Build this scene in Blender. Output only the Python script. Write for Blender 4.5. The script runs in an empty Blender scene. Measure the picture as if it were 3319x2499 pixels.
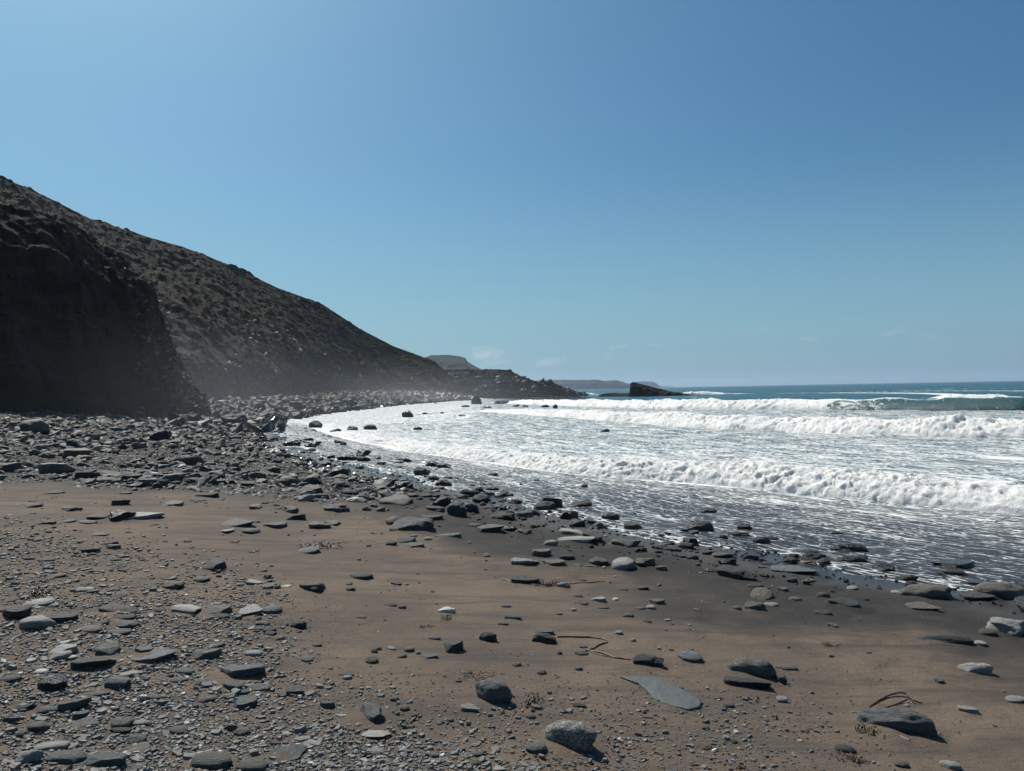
import bpy, math
import numpy as np
from mathutils import Matrix, Vector

R = math.radians
rng = np.random.default_rng(7)
SC = bpy.context.scene
COL = SC.collection

# ------------------------------------------------------------------ camera
W, H, F = 1024.0, 771.0, 770.0
EYE = np.array([0.0, 0.0, 1.60])
ROLL, PITCH = R(1.06), R(0.33)
f_ = np.array([0, math.cos(PITCH), math.sin(PITCH)])
u0 = np.array([0, -math.sin(PITCH), math.cos(PITCH)]); r0 = np.array([1.0, 0, 0])
r_ = r0 * math.cos(ROLL) - u0 * math.sin(ROLL)
u_ = r0 * math.sin(ROLL) + u0 * math.cos(ROLL)
cd = bpy.data.cameras.new('camera'); cam = bpy.data.objects.new('camera', cd); COL.objects.link(cam)
cd.sensor_width = 36; cd.lens = 36 * F / W; cd.clip_start = 0.05; cd.clip_end = 60000
M = Matrix.Identity(4)
for i in range(3):
    M[i][0], M[i][1], M[i][2], M[i][3] = r_[i], u_[i], -f_[i], EYE[i]
cam.matrix_world = M
SC.camera = cam

# ------------------------------------------------------------------ sky, sun, exposure
SUN_EL, SUN_AZ = R(50), R(-34)          # azimuth from +Y, negative = towards -X
SUN_DIR = np.array([math.sin(SUN_AZ) * math.cos(SUN_EL), math.cos(SUN_AZ) * math.cos(SUN_EL), math.sin(SUN_EL)])
wd = bpy.data.worlds.new('World'); SC.world = wd; wd.use_nodes = True
nt = wd.node_tree; nt.nodes.clear()
def wn(t): return nt.nodes.new(t)
sky = wn('ShaderNodeTexSky'); sky.sky_type = 'NISHITA'; sky.sun_disc = False
sky.sun_elevation = SUN_EL; sky.sun_rotation = SUN_AZ
sky.air_density = 1.0; sky.dust_density = 1.7; sky.ozone_density = 3.0; sky.altitude = 0
hs = wn('ShaderNodeHueSaturation'); hs.inputs['Saturation'].default_value = 1.15
tint = wn('ShaderNodeMixRGB'); tint.blend_type = 'MULTIPLY'; tint.inputs[0].default_value = 1.0; tint.inputs[2].default_value = (.58, .93, 1.0, 1)
tc = wn('ShaderNodeTexCoord'); sx = wn('ShaderNodeSeparateXYZ')
nt.links.new(tc.outputs['Generated'], sx.inputs[0])
# small fair-weather cloud puffs low over the horizon, all the way round
mp = wn('ShaderNodeMapping'); mp.inputs['Scale'].default_value = (17, 17, 46); mp.inputs['Location'].default_value = (3.1, 0.4, 0)
nz = wn('ShaderNodeTexNoise'); nz.inputs['Scale'].default_value = 1.0; nz.inputs['Detail'].default_value = 5
nt.links.new(tc.outputs['Generated'], mp.inputs[0]); nt.links.new(mp.outputs[0], nz.inputs['Vector'])
r1 = wn('ShaderNodeMapRange'); r1.inputs[1].default_value = 0.62; r1.inputs[2].default_value = 0.80; r1.inputs[4].default_value = 0.5
nt.links.new(nz.outputs['Fac'], r1.inputs[0])
cr = wn('ShaderNodeValToRGB'); e = cr.color_ramp.elements
e[0].position = 0.024; e[0].color = (0, 0, 0, 1); e[1].position = 0.036; e[1].color = (1, 1, 1, 1)
k = e.new(0.055); k.color = (1, 1, 1, 1); k = e.new(0.075); k.color = (0, 0, 0, 1)
nt.links.new(sx.outputs['Z'], cr.inputs[0])
mu = wn('ShaderNodeMath'); mu.operation = 'MULTIPLY'
nt.links.new(r1.outputs[0], mu.inputs[0]); nt.links.new(cr.outputs[0], mu.inputs[1])
mx = wn('ShaderNodeMixRGB'); mx.inputs[2].default_value = (9, 9.3, 9.8, 1)
nt.links.new(sky.outputs[0], hs.inputs['Color']); nt.links.new(hs.outputs[0], tint.inputs[1]); 
hz = wn('ShaderNodeMapRange'); hz.interpolation_type = 'SMOOTHSTEP'; hz.inputs[1].default_value = 0.0; hz.inputs[2].default_value = .30; hz.inputs[3].default_value = .62; hz.inputs[4].default_value = 0.0
hmix = wn('ShaderNodeMixRGB'); hmix.inputs[2].default_value = (3.6, 6.3, 8.4, 1)      # clear pale blue sea air low over the horizon
nt.links.new(sx.outputs['Z'], hz.inputs[0]); nt.links.new(hz.outputs[0], hmix.inputs[0]); nt.links.new(tint.outputs[0], hmix.inputs[1]); nt.links.new(hmix.outputs[0], mx.inputs[1]); nt.links.new(mu.outputs[0], mx.inputs[0])
bg = wn('ShaderNodeBackground'); bg.inputs['Strength'].default_value = 0.070
nt.links.new(mx.outputs[0], bg.inputs[0]); wo = wn('ShaderNodeOutputWorld'); nt.links.new(bg.outputs[0], wo.inputs[0])

sd = bpy.data.lights.new('sun', 'SUN'); sd.energy = 5.0; sd.angle = R(0.53); sd.color = (1.0, 0.95, 0.87)
so = bpy.data.objects.new('sun', sd); COL.objects.link(so)
so.rotation_euler = Vector(SUN_DIR).to_track_quat('Z', 'Y').to_euler()
so.location = (-30, 40, 60)
vs = SC.view_settings; vs.view_transform = 'Standard'; vs.look = 'None'; vs.exposure = 0.12; vs.gamma = 1; vs.use_curve_mapping = False
SC.render.engine = 'CYCLES'
cy = SC.cycles; cy.use_denoising = True; cy.max_bounces = 6; cy.diffuse_bounces = 3; cy.glossy_bounces = 3
cy.transmission_bounces = 3; cy.transparent_max_bounces = 6; cy.volume_bounces = 0
cy.sample_clamp_indirect = 4.0; cy.sample_clamp_direct = 0; cy.caustics_reflective = False; cy.caustics_refractive = False

# ------------------------------------------------------------------ noise and helpers
def _h(ix, iy, iz, s):
    h = (ix * np.uint32(374761393)) ^ (iy * np.uint32(668265263)) ^ (iz * np.uint32(2147483647 & 0x5bd1e995)) ^ np.uint32(s * 977 + 13)
    h = (h ^ (h >> np.uint32(13))) * np.uint32(1274126177)
    h = (h ^ (h >> np.uint32(16))) * np.uint32(2246822519)
    return h ^ (h >> np.uint32(15))
def noise(p, s=0):
    p = np.asarray(p, dtype=np.float64)
    i = np.floor(p).astype(np.int64); f = p - i
    iu = (i & 0xffffffff).astype(np.uint32)
    w = f * f * f * (f * (f * 6 - 15) + 10)
    out = np.zeros(len(p))
    one = np.uint32(1)
    for dx in (0, 1):
        for dy in (0, 1):
            for dz in (0, 1):
                h = _h(iu[:, 0] + np.uint32(dx), iu[:, 1] + np.uint32(dy), iu[:, 2] + np.uint32(dz), s)
                gx = (h & np.uint32(1023)).astype(np.float64) / 511.5 - 1
                gy = ((h >> np.uint32(10)) & np.uint32(1023)).astype(np.float64) / 511.5 - 1
                gz = ((h >> np.uint32(20)) & np.uint32(1023)).astype(np.float64) / 511.5 - 1
                g = gx * (f[:, 0] - dx) + gy * (f[:, 1] - dy) + gz * (f[:, 2] - dz)
                out += g * (w[:, 0] if dx else 1 - w[:, 0]) * (w[:, 1] if dy else 1 - w[:, 1]) * (w[:, 2] if dz else 1 - w[:, 2])
    return out
def fbm(p, o=4, s=0, lac=2.03, gain=0.5):
    p = np.asarray(p, dtype=np.float64); r = 0; a = 1.0
    for k in range(o):
        r = r + a * noise(p, s + k); p = p * lac + 17.3; a *= gain
    return r
def billow(p, o=4, s=0, gain=0.55):
    p = np.asarray(p, dtype=np.float64); r = 0; a = 1.0
    for k in range(o):
        r = r + a * (np.abs(noise(p, s + k)) * 2 - 0.35); p = p * 2.05 + 9.1; a *= gain
    return r
def P3(x, y, z=0.0):
    x = np.asarray(x, float); return np.stack([x, np.broadcast_to(y, x.shape), np.broadcast_to(z, x.shape)], -1)
def sstep(x, a, b):
    t = np.clip((np.asarray(x, float) - a) / (b - a), 0, 1); return t * t * (3 - 2 * t)
def ray(px, py):                        # pixel of the 1024 x 771 frame -> direction
    d = f_ + r_ * ((px - W / 2) / F) + u_ * (-(py - H / 2) / F)
    return d / math.hypot(d[0], d[1])    # unit horizontal length
def at(px, py, D):                       # the point at horizontal distance D along a pixel's ray
    return EYE + ray(px, py) * D

def mesh_from(name, verts, faces, smooth=True, attrs=None, uv=None):
    me = bpy.data.meshes.new(name)
    verts = np.ascontiguousarray(verts, dtype=np.float32)
    if isinstance(faces, np.ndarray):
        n, k = faces.shape
        me.vertices.add(len(verts)); me.loops.add(n * k); me.polygons.add(n)
        me.vertices.foreach_set('co', verts.ravel())
        me.loops.foreach_set('vertex_index', faces.astype(np.int32).ravel())
        me.polygons.foreach_set('loop_start', np.arange(0, n * k, k, dtype=np.int32))
    else:
        st = np.cumsum([0] + [len(f) for f in faces])[:-1]
        fl = np.concatenate([np.asarray(f) for f in faces])
        me.vertices.add(len(verts)); me.loops.add(len(fl)); me.polygons.add(len(faces))
        me.vertices.foreach_set('co', verts.ravel()); me.loops.foreach_set('vertex_index', fl.astype(np.int32))
        me.polygons.foreach_set('loop_start', st.astype(np.int32))
    for nm, a in (attrs or {}).items():
        t = me.attributes.new(nm, 'FLOAT', 'POINT'); t.data.foreach_set('value', np.asarray(a, np.float32).ravel())
    if uv is not None:
        t = me.attributes.new('shore', 'FLOAT_VECTOR', 'POINT'); t.data.foreach_set('vector', np.asarray(uv, np.float32).ravel())
    me.update(calc_edges=True); me.validate()
    me.polygons.foreach_set('use_smooth', np.full(len(me.polygons), smooth))
    return me
def grid_faces(nu, nv, wrap=False):
    a = np.arange(nu * nv).reshape(nu, nv)
    if wrap: a = np.concatenate([a, a[:1]], 0)
    return np.stack([a[:-1, :-1], a[1:, :-1], a[1:, 1:], a[:-1, 1:]], -1).reshape(-1, 4)
def put(name, me, mat=None, parent=None, label=None, cat=None, group=None, kind=None):
    o = bpy.data.objects.new(name, me); COL.objects.link(o)
    if mat is not None and not me.materials: me.materials.append(mat)
    if parent: o.parent = parent
    if label: o['label'] = label
    if cat: o['category'] = cat
    if group: o['group'] = group
    if kind: o['kind'] = kind
    return o

# ------------------------------------------------------------------ materials
class NB:
    def __init__(s, name):
        s.m = bpy.data.materials.new(name); s.m.use_nodes = True; s.t = s.m.node_tree; s.t.nodes.clear()
        s.out = s.n('ShaderNodeOutputMaterial'); s.b = s.n('ShaderNodeBsdfPrincipled'); s.l(s.b.outputs[0], s.out.inputs[0])
    def n(s, t, **kw):
        x = s.t.nodes.new(t)
        for k, v in kw.items(): setattr(x, k, v)
        return x
    def l(s, a, b): s.t.links.new(a, b)
    def set(s, node, key, v):
        if hasattr(v, 'is_output'): s.l(v, node.inputs[key])
        else: node.inputs[key].default_value = v
    def coord(s, kind='Object', scale=(1, 1, 1), attr=None, rot=(0, 0, 0), loc=None):
        if attr: o = s.n('ShaderNodeAttribute', attribute_name=attr).outputs['Vector']
        else: o = s.n('ShaderNodeTexCoord').outputs[kind]
        m = s.n('ShaderNodeMapping'); s.l(o, m.inputs[0]); m.inputs['Scale'].default_value = scale; m.inputs['Rotation'].default_value = rot
        if loc is not None: s.set(m, 'Location', loc)
        return m.outputs[0]
    def noise(s, vec, scale, detail=5, rough=0.55, dist=0.0):
        x = s.n('ShaderNodeTexNoise'); s.l(vec, x.inputs['Vector'])
        x.inputs['Scale'].default_value = scale; x.inputs['Detail'].default_value = detail; x.inputs['Roughness'].default_value = rough; x.inputs['Distortion'].default_value = dist
        return x.outputs['Fac']
    def voro(s, vec, scale, feat='F1', out='Distance'):
        x = s.n('ShaderNodeTexVoronoi', feature=feat); s.l(vec, x.inputs['Vector']); x.inputs['Scale'].default_value = scale
        return x.outputs[out]
    def attr(s, name): return s.n('ShaderNodeAttribute', attribute_name=name).outputs['Fac']
    def math(s, op, a, b=0.0, clamp=False):
        x = s.n('ShaderNodeMath', operation=op, use_clamp=clamp); s.set(x, 0, a); s.set(x, 1, b); return x.outputs[0]
    def rng(s, v, a, b, c=0.0, d=1.0):
        x = s.n('ShaderNodeMapRange'); s.set(x, 0, v); s.set(x, 1, a); s.set(x, 2, b); s.set(x, 3, c); s.set(x, 4, d); return x.outputs[0]
    def mix(s, f, a, b):
        x = s.n('ShaderNodeMixRGB'); s.set(x, 0, f)
        for i, v in ((1, a), (2, b)): s.set(x, i, v if hasattr(v, 'is_output') else (*v, 1))
        return x.outputs[0]
    def ramp(s, f, stops):
        x = s.n('ShaderNodeValToRGB'); el = x.color_ramp.elements; s.l(f, x.inputs[0])
        while len(el) < len(stops): el.new(0.5)
        for e_, (p, c) in zip(el, stops): e_.position = p; e_.color = (*c, 1)
        return x.outputs[0]
    def bump(s, h, strength=0.5, dist=0.01, prev=None):
        x = s.n('ShaderNodeBump'); s.l(h, x.inputs['Height']); x.inputs['Strength'].default_value = strength; x.inputs['Distance'].default_value = dist
        if prev is not None: s.l(prev, x.inputs['Normal'])
        return x.outputs[0]
    def fin(s, col=None, rough=None, normal=None, spec=None, **kw):
        if col is not None: s.set(s.b, 'Base Color', col if hasattr(col, 'is_output') else (*col, 1))
        if rough is not None: s.set(s.b, 'Roughness', rough)
        if normal is not None: s.l(normal, s.b.inputs['Normal'])
        if spec is not None: s.set(s.b, 'Specular IOR Level', spec)
        for k, v in kw.items(): s.set(s.b, k.replace('_', ' '), v)
        return s.m

def mat_sand():
    b = NB('sand')
    c = b.coord()
    wet, grav, stony = b.attr('wet'), b.attr('gravel'), b.attr('stony')
    big = b.noise(c, 0.55, 5, 0.6); mid = b.noise(c, 3.2, 5, 0.65, 0.4); fine = b.noise(c, 46, 6, .8); grit = b.voro(c, 85)
    st = b.noise(b.coord(rot=(0, 0, R(-37)), scale=(0.5, 3.0, 1)), 1.6, 5, 0.6, 0.5)      # drag marks along the shore
    dry = b.mix(b.rng(big, .36, .64), (.105, .081, .062), (.180, .132, .093))
    dry = b.mix(b.rng(st, .47, .66, 0, .75), dry, (.060, .053, .047))
    dry = b.mix(b.rng(mid, .42, .66, 0, .35), dry, (.072, .060, .050))
    dry = b.mix(b.rng(fine, .40, .70, 0, .55), dry, (.050, .044, .038))
    wetc = b.mix(b.rng(mid, .35, .65), (.022, .021, .020), (.042, .038, .035))
    spk = b.rng(grit, .10, .26, .75, 0)
    g = b.mix(b.math('MULTIPLY', spk, b.rng(fine, .42, .58, .25, 1)), dry, (.036, .037, .037))
    dry = b.mix(b.rng(grav, 0, 1, .6, 1), dry, g)
    dry = b.mix(b.math('MULTIPLY', stony, .85), dry, b.mix(b.rng(fine, .35, .65), (.020, .020, .020), (.060, .058, .054)))
    w = b.rng(b.math('ADD', wet, b.rng(mid, .3, .7, -.18, .18)), .25, .8)
    col = b.mix(w, dry, wetc)
    n0 = b.bump(b.noise(b.coord(rot=(0, 0, R(-37)), scale=(1.2, 6.0, 1)), 3.0, 4, .6, .8), .35, .025); n1 = b.bump(mid, .45, .04, n0); n2 = b.bump(fine, .8, .010, n1); n3 = b.bump(grit, .35, .004, n2)
    return b.fin(col, b.rng(b.attr('soak'), 0, 1, .9, .24), n3, b.rng(b.attr('soak'), 0, 1, .2, .5))

def stone_nodes(b, rnd, c, dark, light, scale=1.0, lines=.5, vein=0.0, wet=0.0, bump=1.0):
    lay = b.noise(c if False else b.coord(scale=(2.2, 1.2, 11), loc=None), 1.6 * scale, 6, .65, .6)
    mot = b.noise(c, 2.4 * scale, 6, .65); fine = b.noise(c, 19 * scale, 5, .75)
    base = b.mix(rnd, dark, light)
    lv = light[1]; brown = b.mix(b.rng(mot, .45, .72, 0, .55), base, (lv * 1.12, lv * .96, lv * .78))
    col = b.mix(b.rng(lay, .44, .60, 0, lines), brown, tuple(x * .45 for x in dark))
    col = b.mix(b.rng(fine, .45, .75, 0, .45), col, tuple(min(1, x * 1.6) for x in light))
    if vein:
        v = b.noise(b.coord(scale=(3.2, 1.4, 2.6), rot=(.5, .3, .9)), 1.0, 1.5, .5, 1.2)
        line = b.rng(b.math('ABSOLUTE', b.math('SUBTRACT', v, .5)), 0, .055, vein, 0)
        col = b.mix(line, col, (.52, .50, .46))
    n1 = b.bump(lay, .55 * bump, .05); n2 = b.bump(mot, .5 * bump, .06, n1); n3 = b.bump(fine, .45 * bump, .016, n2)
    return col, n3, fine

def mat_stone(name, dark, light, rough=.72, lines=.5, vein=0.0, spec=.4, scale=1.0, bump=1.0):
    b = NB(name)
    rnd = b.n('ShaderNodeObjectInfo').outputs['Random']
    loc = b.n('ShaderNodeCombineXYZ'); b.l(b.math('MULTIPLY', rnd, 37.0), loc.inputs[0]); b.l(b.math('MULTIPLY', rnd, 11.0), loc.inputs[1])
    c = b.coord(loc=loc.outputs[0])
    col, nrm, fine = stone_nodes(b, rnd, c, dark, light, scale, lines, vein, bump=bump)
    return b.fin(col, b.rng(fine, .3, .7, rough - .12, rough + .1), nrm, spec)

def mat_chips(name, dark, light, rough=.7, spec=.4, warm=.12):
    b = NB(name)
    a = b.attr('tone'); w = b.attr('wet'); c = b.coord()
    fine = b.noise(c, 70, 4, .7)
    col = b.ramp(a, [(0, dark), (.30, tuple(x * .6 + y * .4 for x, y in zip(dark, light))), (.42, (.125, .108, .088)), (.54, tuple((x + y) / 2 for x, y in zip(dark, light))), (.88, light), (.94, (.19, .15, .11)), (.972, (.30, .285, .26)), (1, (.55, .53, .49))])
    col = b.mix(b.rng(fine, .4, .7, 0, .4), col, tuple(x * .6 for x in dark))
    col = b.mix(b.math('MULTIPLY', w, .82), col, (.012, .013, .016))
    return b.fin(col, b.rng(w, 0, 1, rough, .16), b.bump(fine, .35, .004), spec)

MAT_SAND = mat_sand()
ST = {
    'grey':  mat_stone('slate_grey', (.062, .071, .072), (.118, .130, .130)),
    'pale':  mat_stone('slate_pale', (.22, .222, .212), (.33, .325, .305), lines=.35),
    'dark':  mat_stone('slate_dark', (.026, .029, .030), (.062, .064, .062)),
    'wet':   mat_stone('slate_wet', (.007, .008, .010), (.020, .021, .023), rough=.30, lines=.3, spec=.5),
    'brown': mat_stone('stone_brown', (.075, .068, .058), (.135, .120, .100), lines=.3),
    'vein':  mat_stone('slate_veined', (.13, .138, .134), (.20, .20, .19), vein=.95, bump=1.3),
    'line':  mat_stone('slate_lined', (.19, .196, .192), (.28, .28, .265), lines=.95, bump=1.8),
    'slab':  mat_stone('slate_blue', (.048, .058, .062), (.066, .076, .080), lines=.3, bump=.6),
    'white': mat_stone('quartz_white', (.42, .41, .38), (.60, .58, .54), lines=.1),
    'tan':   mat_stone('stone_tan', (.30, .17, .10), (.36, .22, .14), lines=.3),
    'rust':  mat_stone('stone_rust', (.085, .045, .032), (.12, .07, .05), lines=.3),
    'boulder': mat_stone('boulder_grey', (.055, .057, .054), (.125, .122, .112), scale=.8),
}
MAT_CHIP = mat_chips('slate_chips', (.060, .064, .063), (.185, .186, .174))
MAT_BOULD = mat_chips('boulder_mass', (.042, .043, .041), (.118, .113, .100))

# ------------------------------------------------------------------ the beach surface
SH = np.array([(40, -34), (14, -5), (6.2, 4.7), (4.5, 6.8), (3.0, 8.6), (1.3, 10.9), (-.4, 14.2), (-5, 22), (-9, 30.5), (-13, 42), (-17, 56), (-18, 76), (-17, 112), (-12, 150), (-3, 172), (-30, 260), (-120, 400), (-900, 2600), (-3000, 9000)], float)
def sdist(x, y, L=SH):
    """signed distance to a polyline (positive on its right-hand/sea side) and arc length"""
    x = np.asarray(x, float); y = np.asarray(y, float)
    best = np.full(x.shape, 1e18); sg = np.zeros(x.shape); arc = np.zeros(x.shape); acc = 0.0
    for (ax, ay), (bx, by) in zip(L[:-1], L[1:]):
        dx, dy = bx - ax, by - ay; l2 = dx * dx + dy * dy; l = math.sqrt(l2)
        t = np.clip(((x - ax) * dx + (y - ay) * dy) / l2, 0, 1)
        ex, ey = x - ax - t * dx, y - ay - t * dy
        d2 = ex * ex + ey * ey; m = d2 < best
        best = np.where(m, d2, best); arc = np.where(m, acc + t * l, arc)
        sg = np.where(m, np.sign(dy * (x - ax) - dx * (y - ay)), sg)
        acc += l
    sg = np.where(sg == 0, 1, sg)
    return np.sqrt(best) * sg, arc
SEA = -0.65
def beach(x, y, fine=True):
    x = np.asarray(x, float); y = np.asarray(y, float)
    d, a = sdist(x, y)
    land = np.clip(-d, 0, 60); wat = np.clip(d, 0, 40)
    z = -0.35 + 0.047 * np.minimum(land, 14) - 0.05 * wat
    z = z + (0.085 + .05 * sstep(y, 50, 90)) * np.clip(land - 2, 0, 22) * sstep(y, 15, 32)
    if fine:
        p = P3(x, y)
        z = z + 0.05 * noise(p * .35, 3) + 0.030 * noise(p * np.array([.9, .9, 1]), 4) * sstep(land, -1, 3)
        rough = sstep(y, 13, 24) * sstep(land, .5, 3)
        z = z + rough * .18 * fbm(p * .8, 3, 8)
        n = np.hypot(x, y) < 14
        if n.any():
            q = p[n] ; c, s = math.cos(.65), math.sin(.65)
            qq = np.stack([(q[:, 0] * c + q[:, 1] * s) * 1.1, (-q[:, 0] * s + q[:, 1] * c) * 3.2, q[:, 2]], -1)
            z[n] += .010 * fbm(qq, 3, 21) + .005 * noise(q * 9, 30)
    return z
def gravel_mask(x, y):
    """cover of slate chips: the bank on the land side and the fine spread in front"""
    x = np.asarray(x, float); y = np.asarray(y, float); p = P3(x, y)
    n = fbm(p * .55, 3, 51) * 1.5 + fbm(p * 1.9, 2, 52) * .5
    e = x + .90 * y - 3.6                                      # chips lie where this is negative
    bank = sstep(-(e) + n * 1.3, -.9, 1.6) * (1 - .6 * sstep(y + n, 9.0, 12.5)) * (1 - sstep(y + n, 15, 18))
    front = sstep(2.2 - np.abs(x - .35) + n, .2, 1.9) * (1 - sstep(y, 3.7, 4.9)) * .42
    return np.clip(np.maximum(bank, front), 0, 1)
def wet_mask(x, y):
    d, a = sdist(x, y); p = P3(x, y)
    n = fbm(p * .6, 3, 61)
    return sstep(d + n * 1.5 - .03 * np.clip(y - 8, 0, 20), -4.0, -1.2)

azd = np.concatenate([np.linspace(-180, -50, 14)[:-1], np.arange(-50, 46, .22), np.linspace(46, 180, 15)[:-1]])
rr = np.concatenate([[0.05, .6, 1.2], np.geomspace(1.8, 130, 330), np.geomspace(150, 9000, 14)])
A, Rr = np.meshgrid(np.radians(azd), rr, indexing='ij')
X, Y = (np.sin(A) * Rr).ravel(), (np.cos(A) * Rr).ravel()
Z = beach(X, Y)
Z = np.where(np.hypot(X, Y) > 300, -4.0, Z)
put('beach', mesh_from('beach', P3(X, Y, Z), grid_faces(len(azd), len(rr), True)[:, ::-1], attrs={'wet': wet_mask(X, Y), 'gravel': gravel_mask(X, Y), 'stony': sstep(Y + .25 * (X + 10) + 3.2 * fbm(P3(X, Y) * .35, 3, 131), 12.5, 16.5) * (X < 2), 'soak': sstep(sdist(X, Y)[0] + .5 * fbm(P3(X, Y) * .8, 2, 64), -1.2, .1)}),
    MAT_SAND, label='brown sand beach darkening to wet grey towards the surf', cat='beach', kind='structure')

_T = np.concatenate([np.geomspace(2.2, 260, 900)])
def hit(px, py):                          # a pixel's ray met with the beach or the sea surface
    d = ray(px, py); x, y = d[0] * _T, d[1] * _T
    z = EYE[2] + d[2] * _T
    g = np.maximum(beach(x, y), np.where(sdist(x, y)[0] > 2.0, SEA, -9))
    m = np.nonzero(z < g)[0]
    i = m[0] if len(m) else len(_T) - 1
    return np.array([x[i], y[i], g[i]]), _T[i]

# ------------------------------------------------------------------ the sea
WV1 = np.array([(34, -16), (15, 5), (8.6, 12.9), (5.35, 16.35), (1.1, 19.6), (-3.4, 26.5), (-7.6, 34.6), (-11, 43), (-14, 52)], float)
WV2 = np.array([(48, 6), (28, 21), (19.6, 29.5), (15.2, 34.3), (10.2, 42.5), (7.4, 50), (2.3, 66), (-4, 84)], float)
WV3 = np.array([(90, 28), (55, 47), (38, 58), (29, 65.6), (18, 77), (10.5, 92), (3.9, 110), (-4, 138)], float)
def mat_sea():
    b = NB('sea_water')
    foam, film = b.attr('foam'), b.attr('film')
    c = b.coord(); uv = b.coord(attr='shore', scale=(1, 1, 1))
    nA = b.noise(b.coord(attr='shore', scale=(2.2, .55, 1)), 1.0, 6, .62, .6)
    nB = b.noise(b.coord(attr='shore', scale=(9.0, 3.6, 1)), 1.0, 5, .65, .9)
    nC = b.noise(b.coord(attr='shore', scale=(34, 17, 1)), 1.0, 4, .7, .5)
    v = b.voro(b.coord(attr='shore', scale=(8, 3.4, 1)), 1.0, 'DISTANCE_TO_EDGE')
    n = b.math('ADD', b.math('ADD', b.math('MULTIPLY', nA, .32), b.math('MULTIPLY', nB, .36)), b.math('MULTIPLY', nC, .32))
    nS = b.noise(b.coord(attr='shore', scale=(11, .9, 1)), 1.0, 5, .6, .35)
    ns2 = b.math('ADD', b.math('MULTIPLY', nS, .55), b.math('MULTIPLY', nC, .45))
    mfx = b.n('ShaderNodeMix'); b.set(mfx, 0, b.math('MULTIPLY', film, .8)); b.set(mfx, 2, n); b.set(mfx, 3, ns2); n = mfx.outputs[0]
    lace = b.rng(v, 0, .16, .10, -.05)
    n = b.math('ADD', n, lace)
    thr = b.rng(foam, 0, 1, .70, .30)
    mask = b.rng(b.math('SUBTRACT', n, thr), b.rng(film, 0, 1, -.015, -.035), b.rng(film, 0, 1, .045, .085))
    deep = b.mix(b.rng(nA, .3, .7), (.004, .046, .062), (.010, .082, .096))
    shal = b.mix(b.rng(nC, .3, .7), (.012, .013, .015), (.040, .038, .037))
    wc = b.mix(film, deep, shal)
    sheet = b.mix(b.rng(nA, .38, .62), (.44, .48, .49), (.78, .78, .76))
    sheet = b.mix(b.rng(foam, .62, .9), sheet, (.78, .78, .76))
    col = b.mix(mask, wc, sheet)
    w1 = b.noise(b.coord(attr='shore', scale=(1.3, .5, 1)), 1.0, 5, .6, .3)
    w2 = b.noise(b.coord(attr='shore', scale=(.32, .10, 1)), 1.0, 4, .55)
    b1 = b.bump(w2, 1.0, 1.8); b2 = b.bump(w1, .9, .40, b1); b3 = b.bump(nB, .5, .05, b2)
    for nd in [x for x in b.t.nodes if x.type == 'BUMP'][:3]: b.l(b.rng(film, 0, 1, nd.inputs['Strength'].default_value, .10), nd.inputs['Strength']); b4 = b.bump(mask, .5, .02, b3)
    return b.fin(col, b.math('MAXIMUM', b.rng(mask, 0, 1, .26, .85), b.rng(film, 0, 1, 0, .42)), b4, b.rng(film, 0, 1, .22, .30), IOR=1.33)
def mat_foam():
    b = NB('surf_foam')
    c = b.coord(); n = b.noise(c, 5, 6, .7); m = b.noise(c, 24, 5, .75)
    h = b.attr('thin'); v = b.noise(c, 1.6, 5, .65, .5)
    mask = b.rng(b.math('SUBTRACT', b.math('ADD', b.math('MULTIPLY', v, .6), b.math('MULTIPLY', n, .4)), h), -.03, .06)
    col = b.mix(mask, (.010, .072, .074), b.mix(b.rng(n, .3, .7), (.70, .70, .68), (.84, .83, .80)))
    nrm = b.bump(m, .6, .04, b.bump(n, .8, .12))
    b.fin(col, b.rng(mask, 0, 1, .12, .9), nrm, .35)
    b.set(b.b, 'Subsurface Weight', b.rng(mask, 0, 1, 0, .6)); b.b.inputs['Subsurface Radius'].default_value = (1, 1, 1); b.b.inputs['Subsurface Scale'].default_value = .07
    return b.m
MAT_SEA, MAT_FOAM = mat_sea(), mat_foam()

def sea_surface(x, y):
    d, a = sdist(x, y); p = P3(x, y)
    de = d + .9 * fbm(p * np.array([.45, .45, 1]), 3, 71) + .25 * fbm(p * 1.9, 2, 75)
    film = beach(x, y) + .018 * sstep(de, -.05, .35) - .06 * (de < -.05)
    amp = sstep(d, 4, 60)
    sw = noise(np.stack([d * .055, a * .012, 0 * d], -1), 81) * .55 * sstep(d, 50, 130)
    ch = .10 * fbm(np.stack([d * .55, a * .22, 0 * d], -1), 3, 82) * (.35 + amp) + .05 * fbm(p * 1.6, 2, 83) * sstep(d, 5, 9)
    far = 1 - sstep(np.hypot(x, y), 350, 900)
    z = SEA + (sw + ch) * far
    zz = np.maximum(film, z)
    zz = np.where(de < -.05, film, zz)
    return zz, d, a, de
azs = np.concatenate([np.linspace(-180, -42, 12)[:-1], np.arange(-42, 46, .21), np.linspace(46, 180, 16)[:-1]])
rs = np.concatenate([np.geomspace(4.2, 420, 400), np.geomspace(440, 9000, 22)])
A, Rr = np.meshgrid(np.radians(azs), rs, indexing='ij')
X, Y = (np.sin(A) * Rr).ravel(), (np.cos(A) * Rr).ravel()
Z, d, a, de = sea_surface(X, Y)
d1, _ = sdist(X, Y, WV1); d2, _ = sdist(X, Y, WV2); d3, _ = sdist(X, Y, WV3)
rng3 = np.hypot(X, Y)
foam = np.where(d1 < 0, .31 + .17 * sstep(d1, -5.5, -.5) + .13 * sstep(de, .8, .1), 0)
foam = np.where((d1 >= 0) & (d2 < 0),   .595 + .30 * np.exp(-d1 / 2.5) - .03 * sstep(d1, 6, 16), foam)
foam = np.where((d2 >= 0) & (d3 < 0), .53 + .32 * np.exp(-d2 / 5.0), foam)
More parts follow.
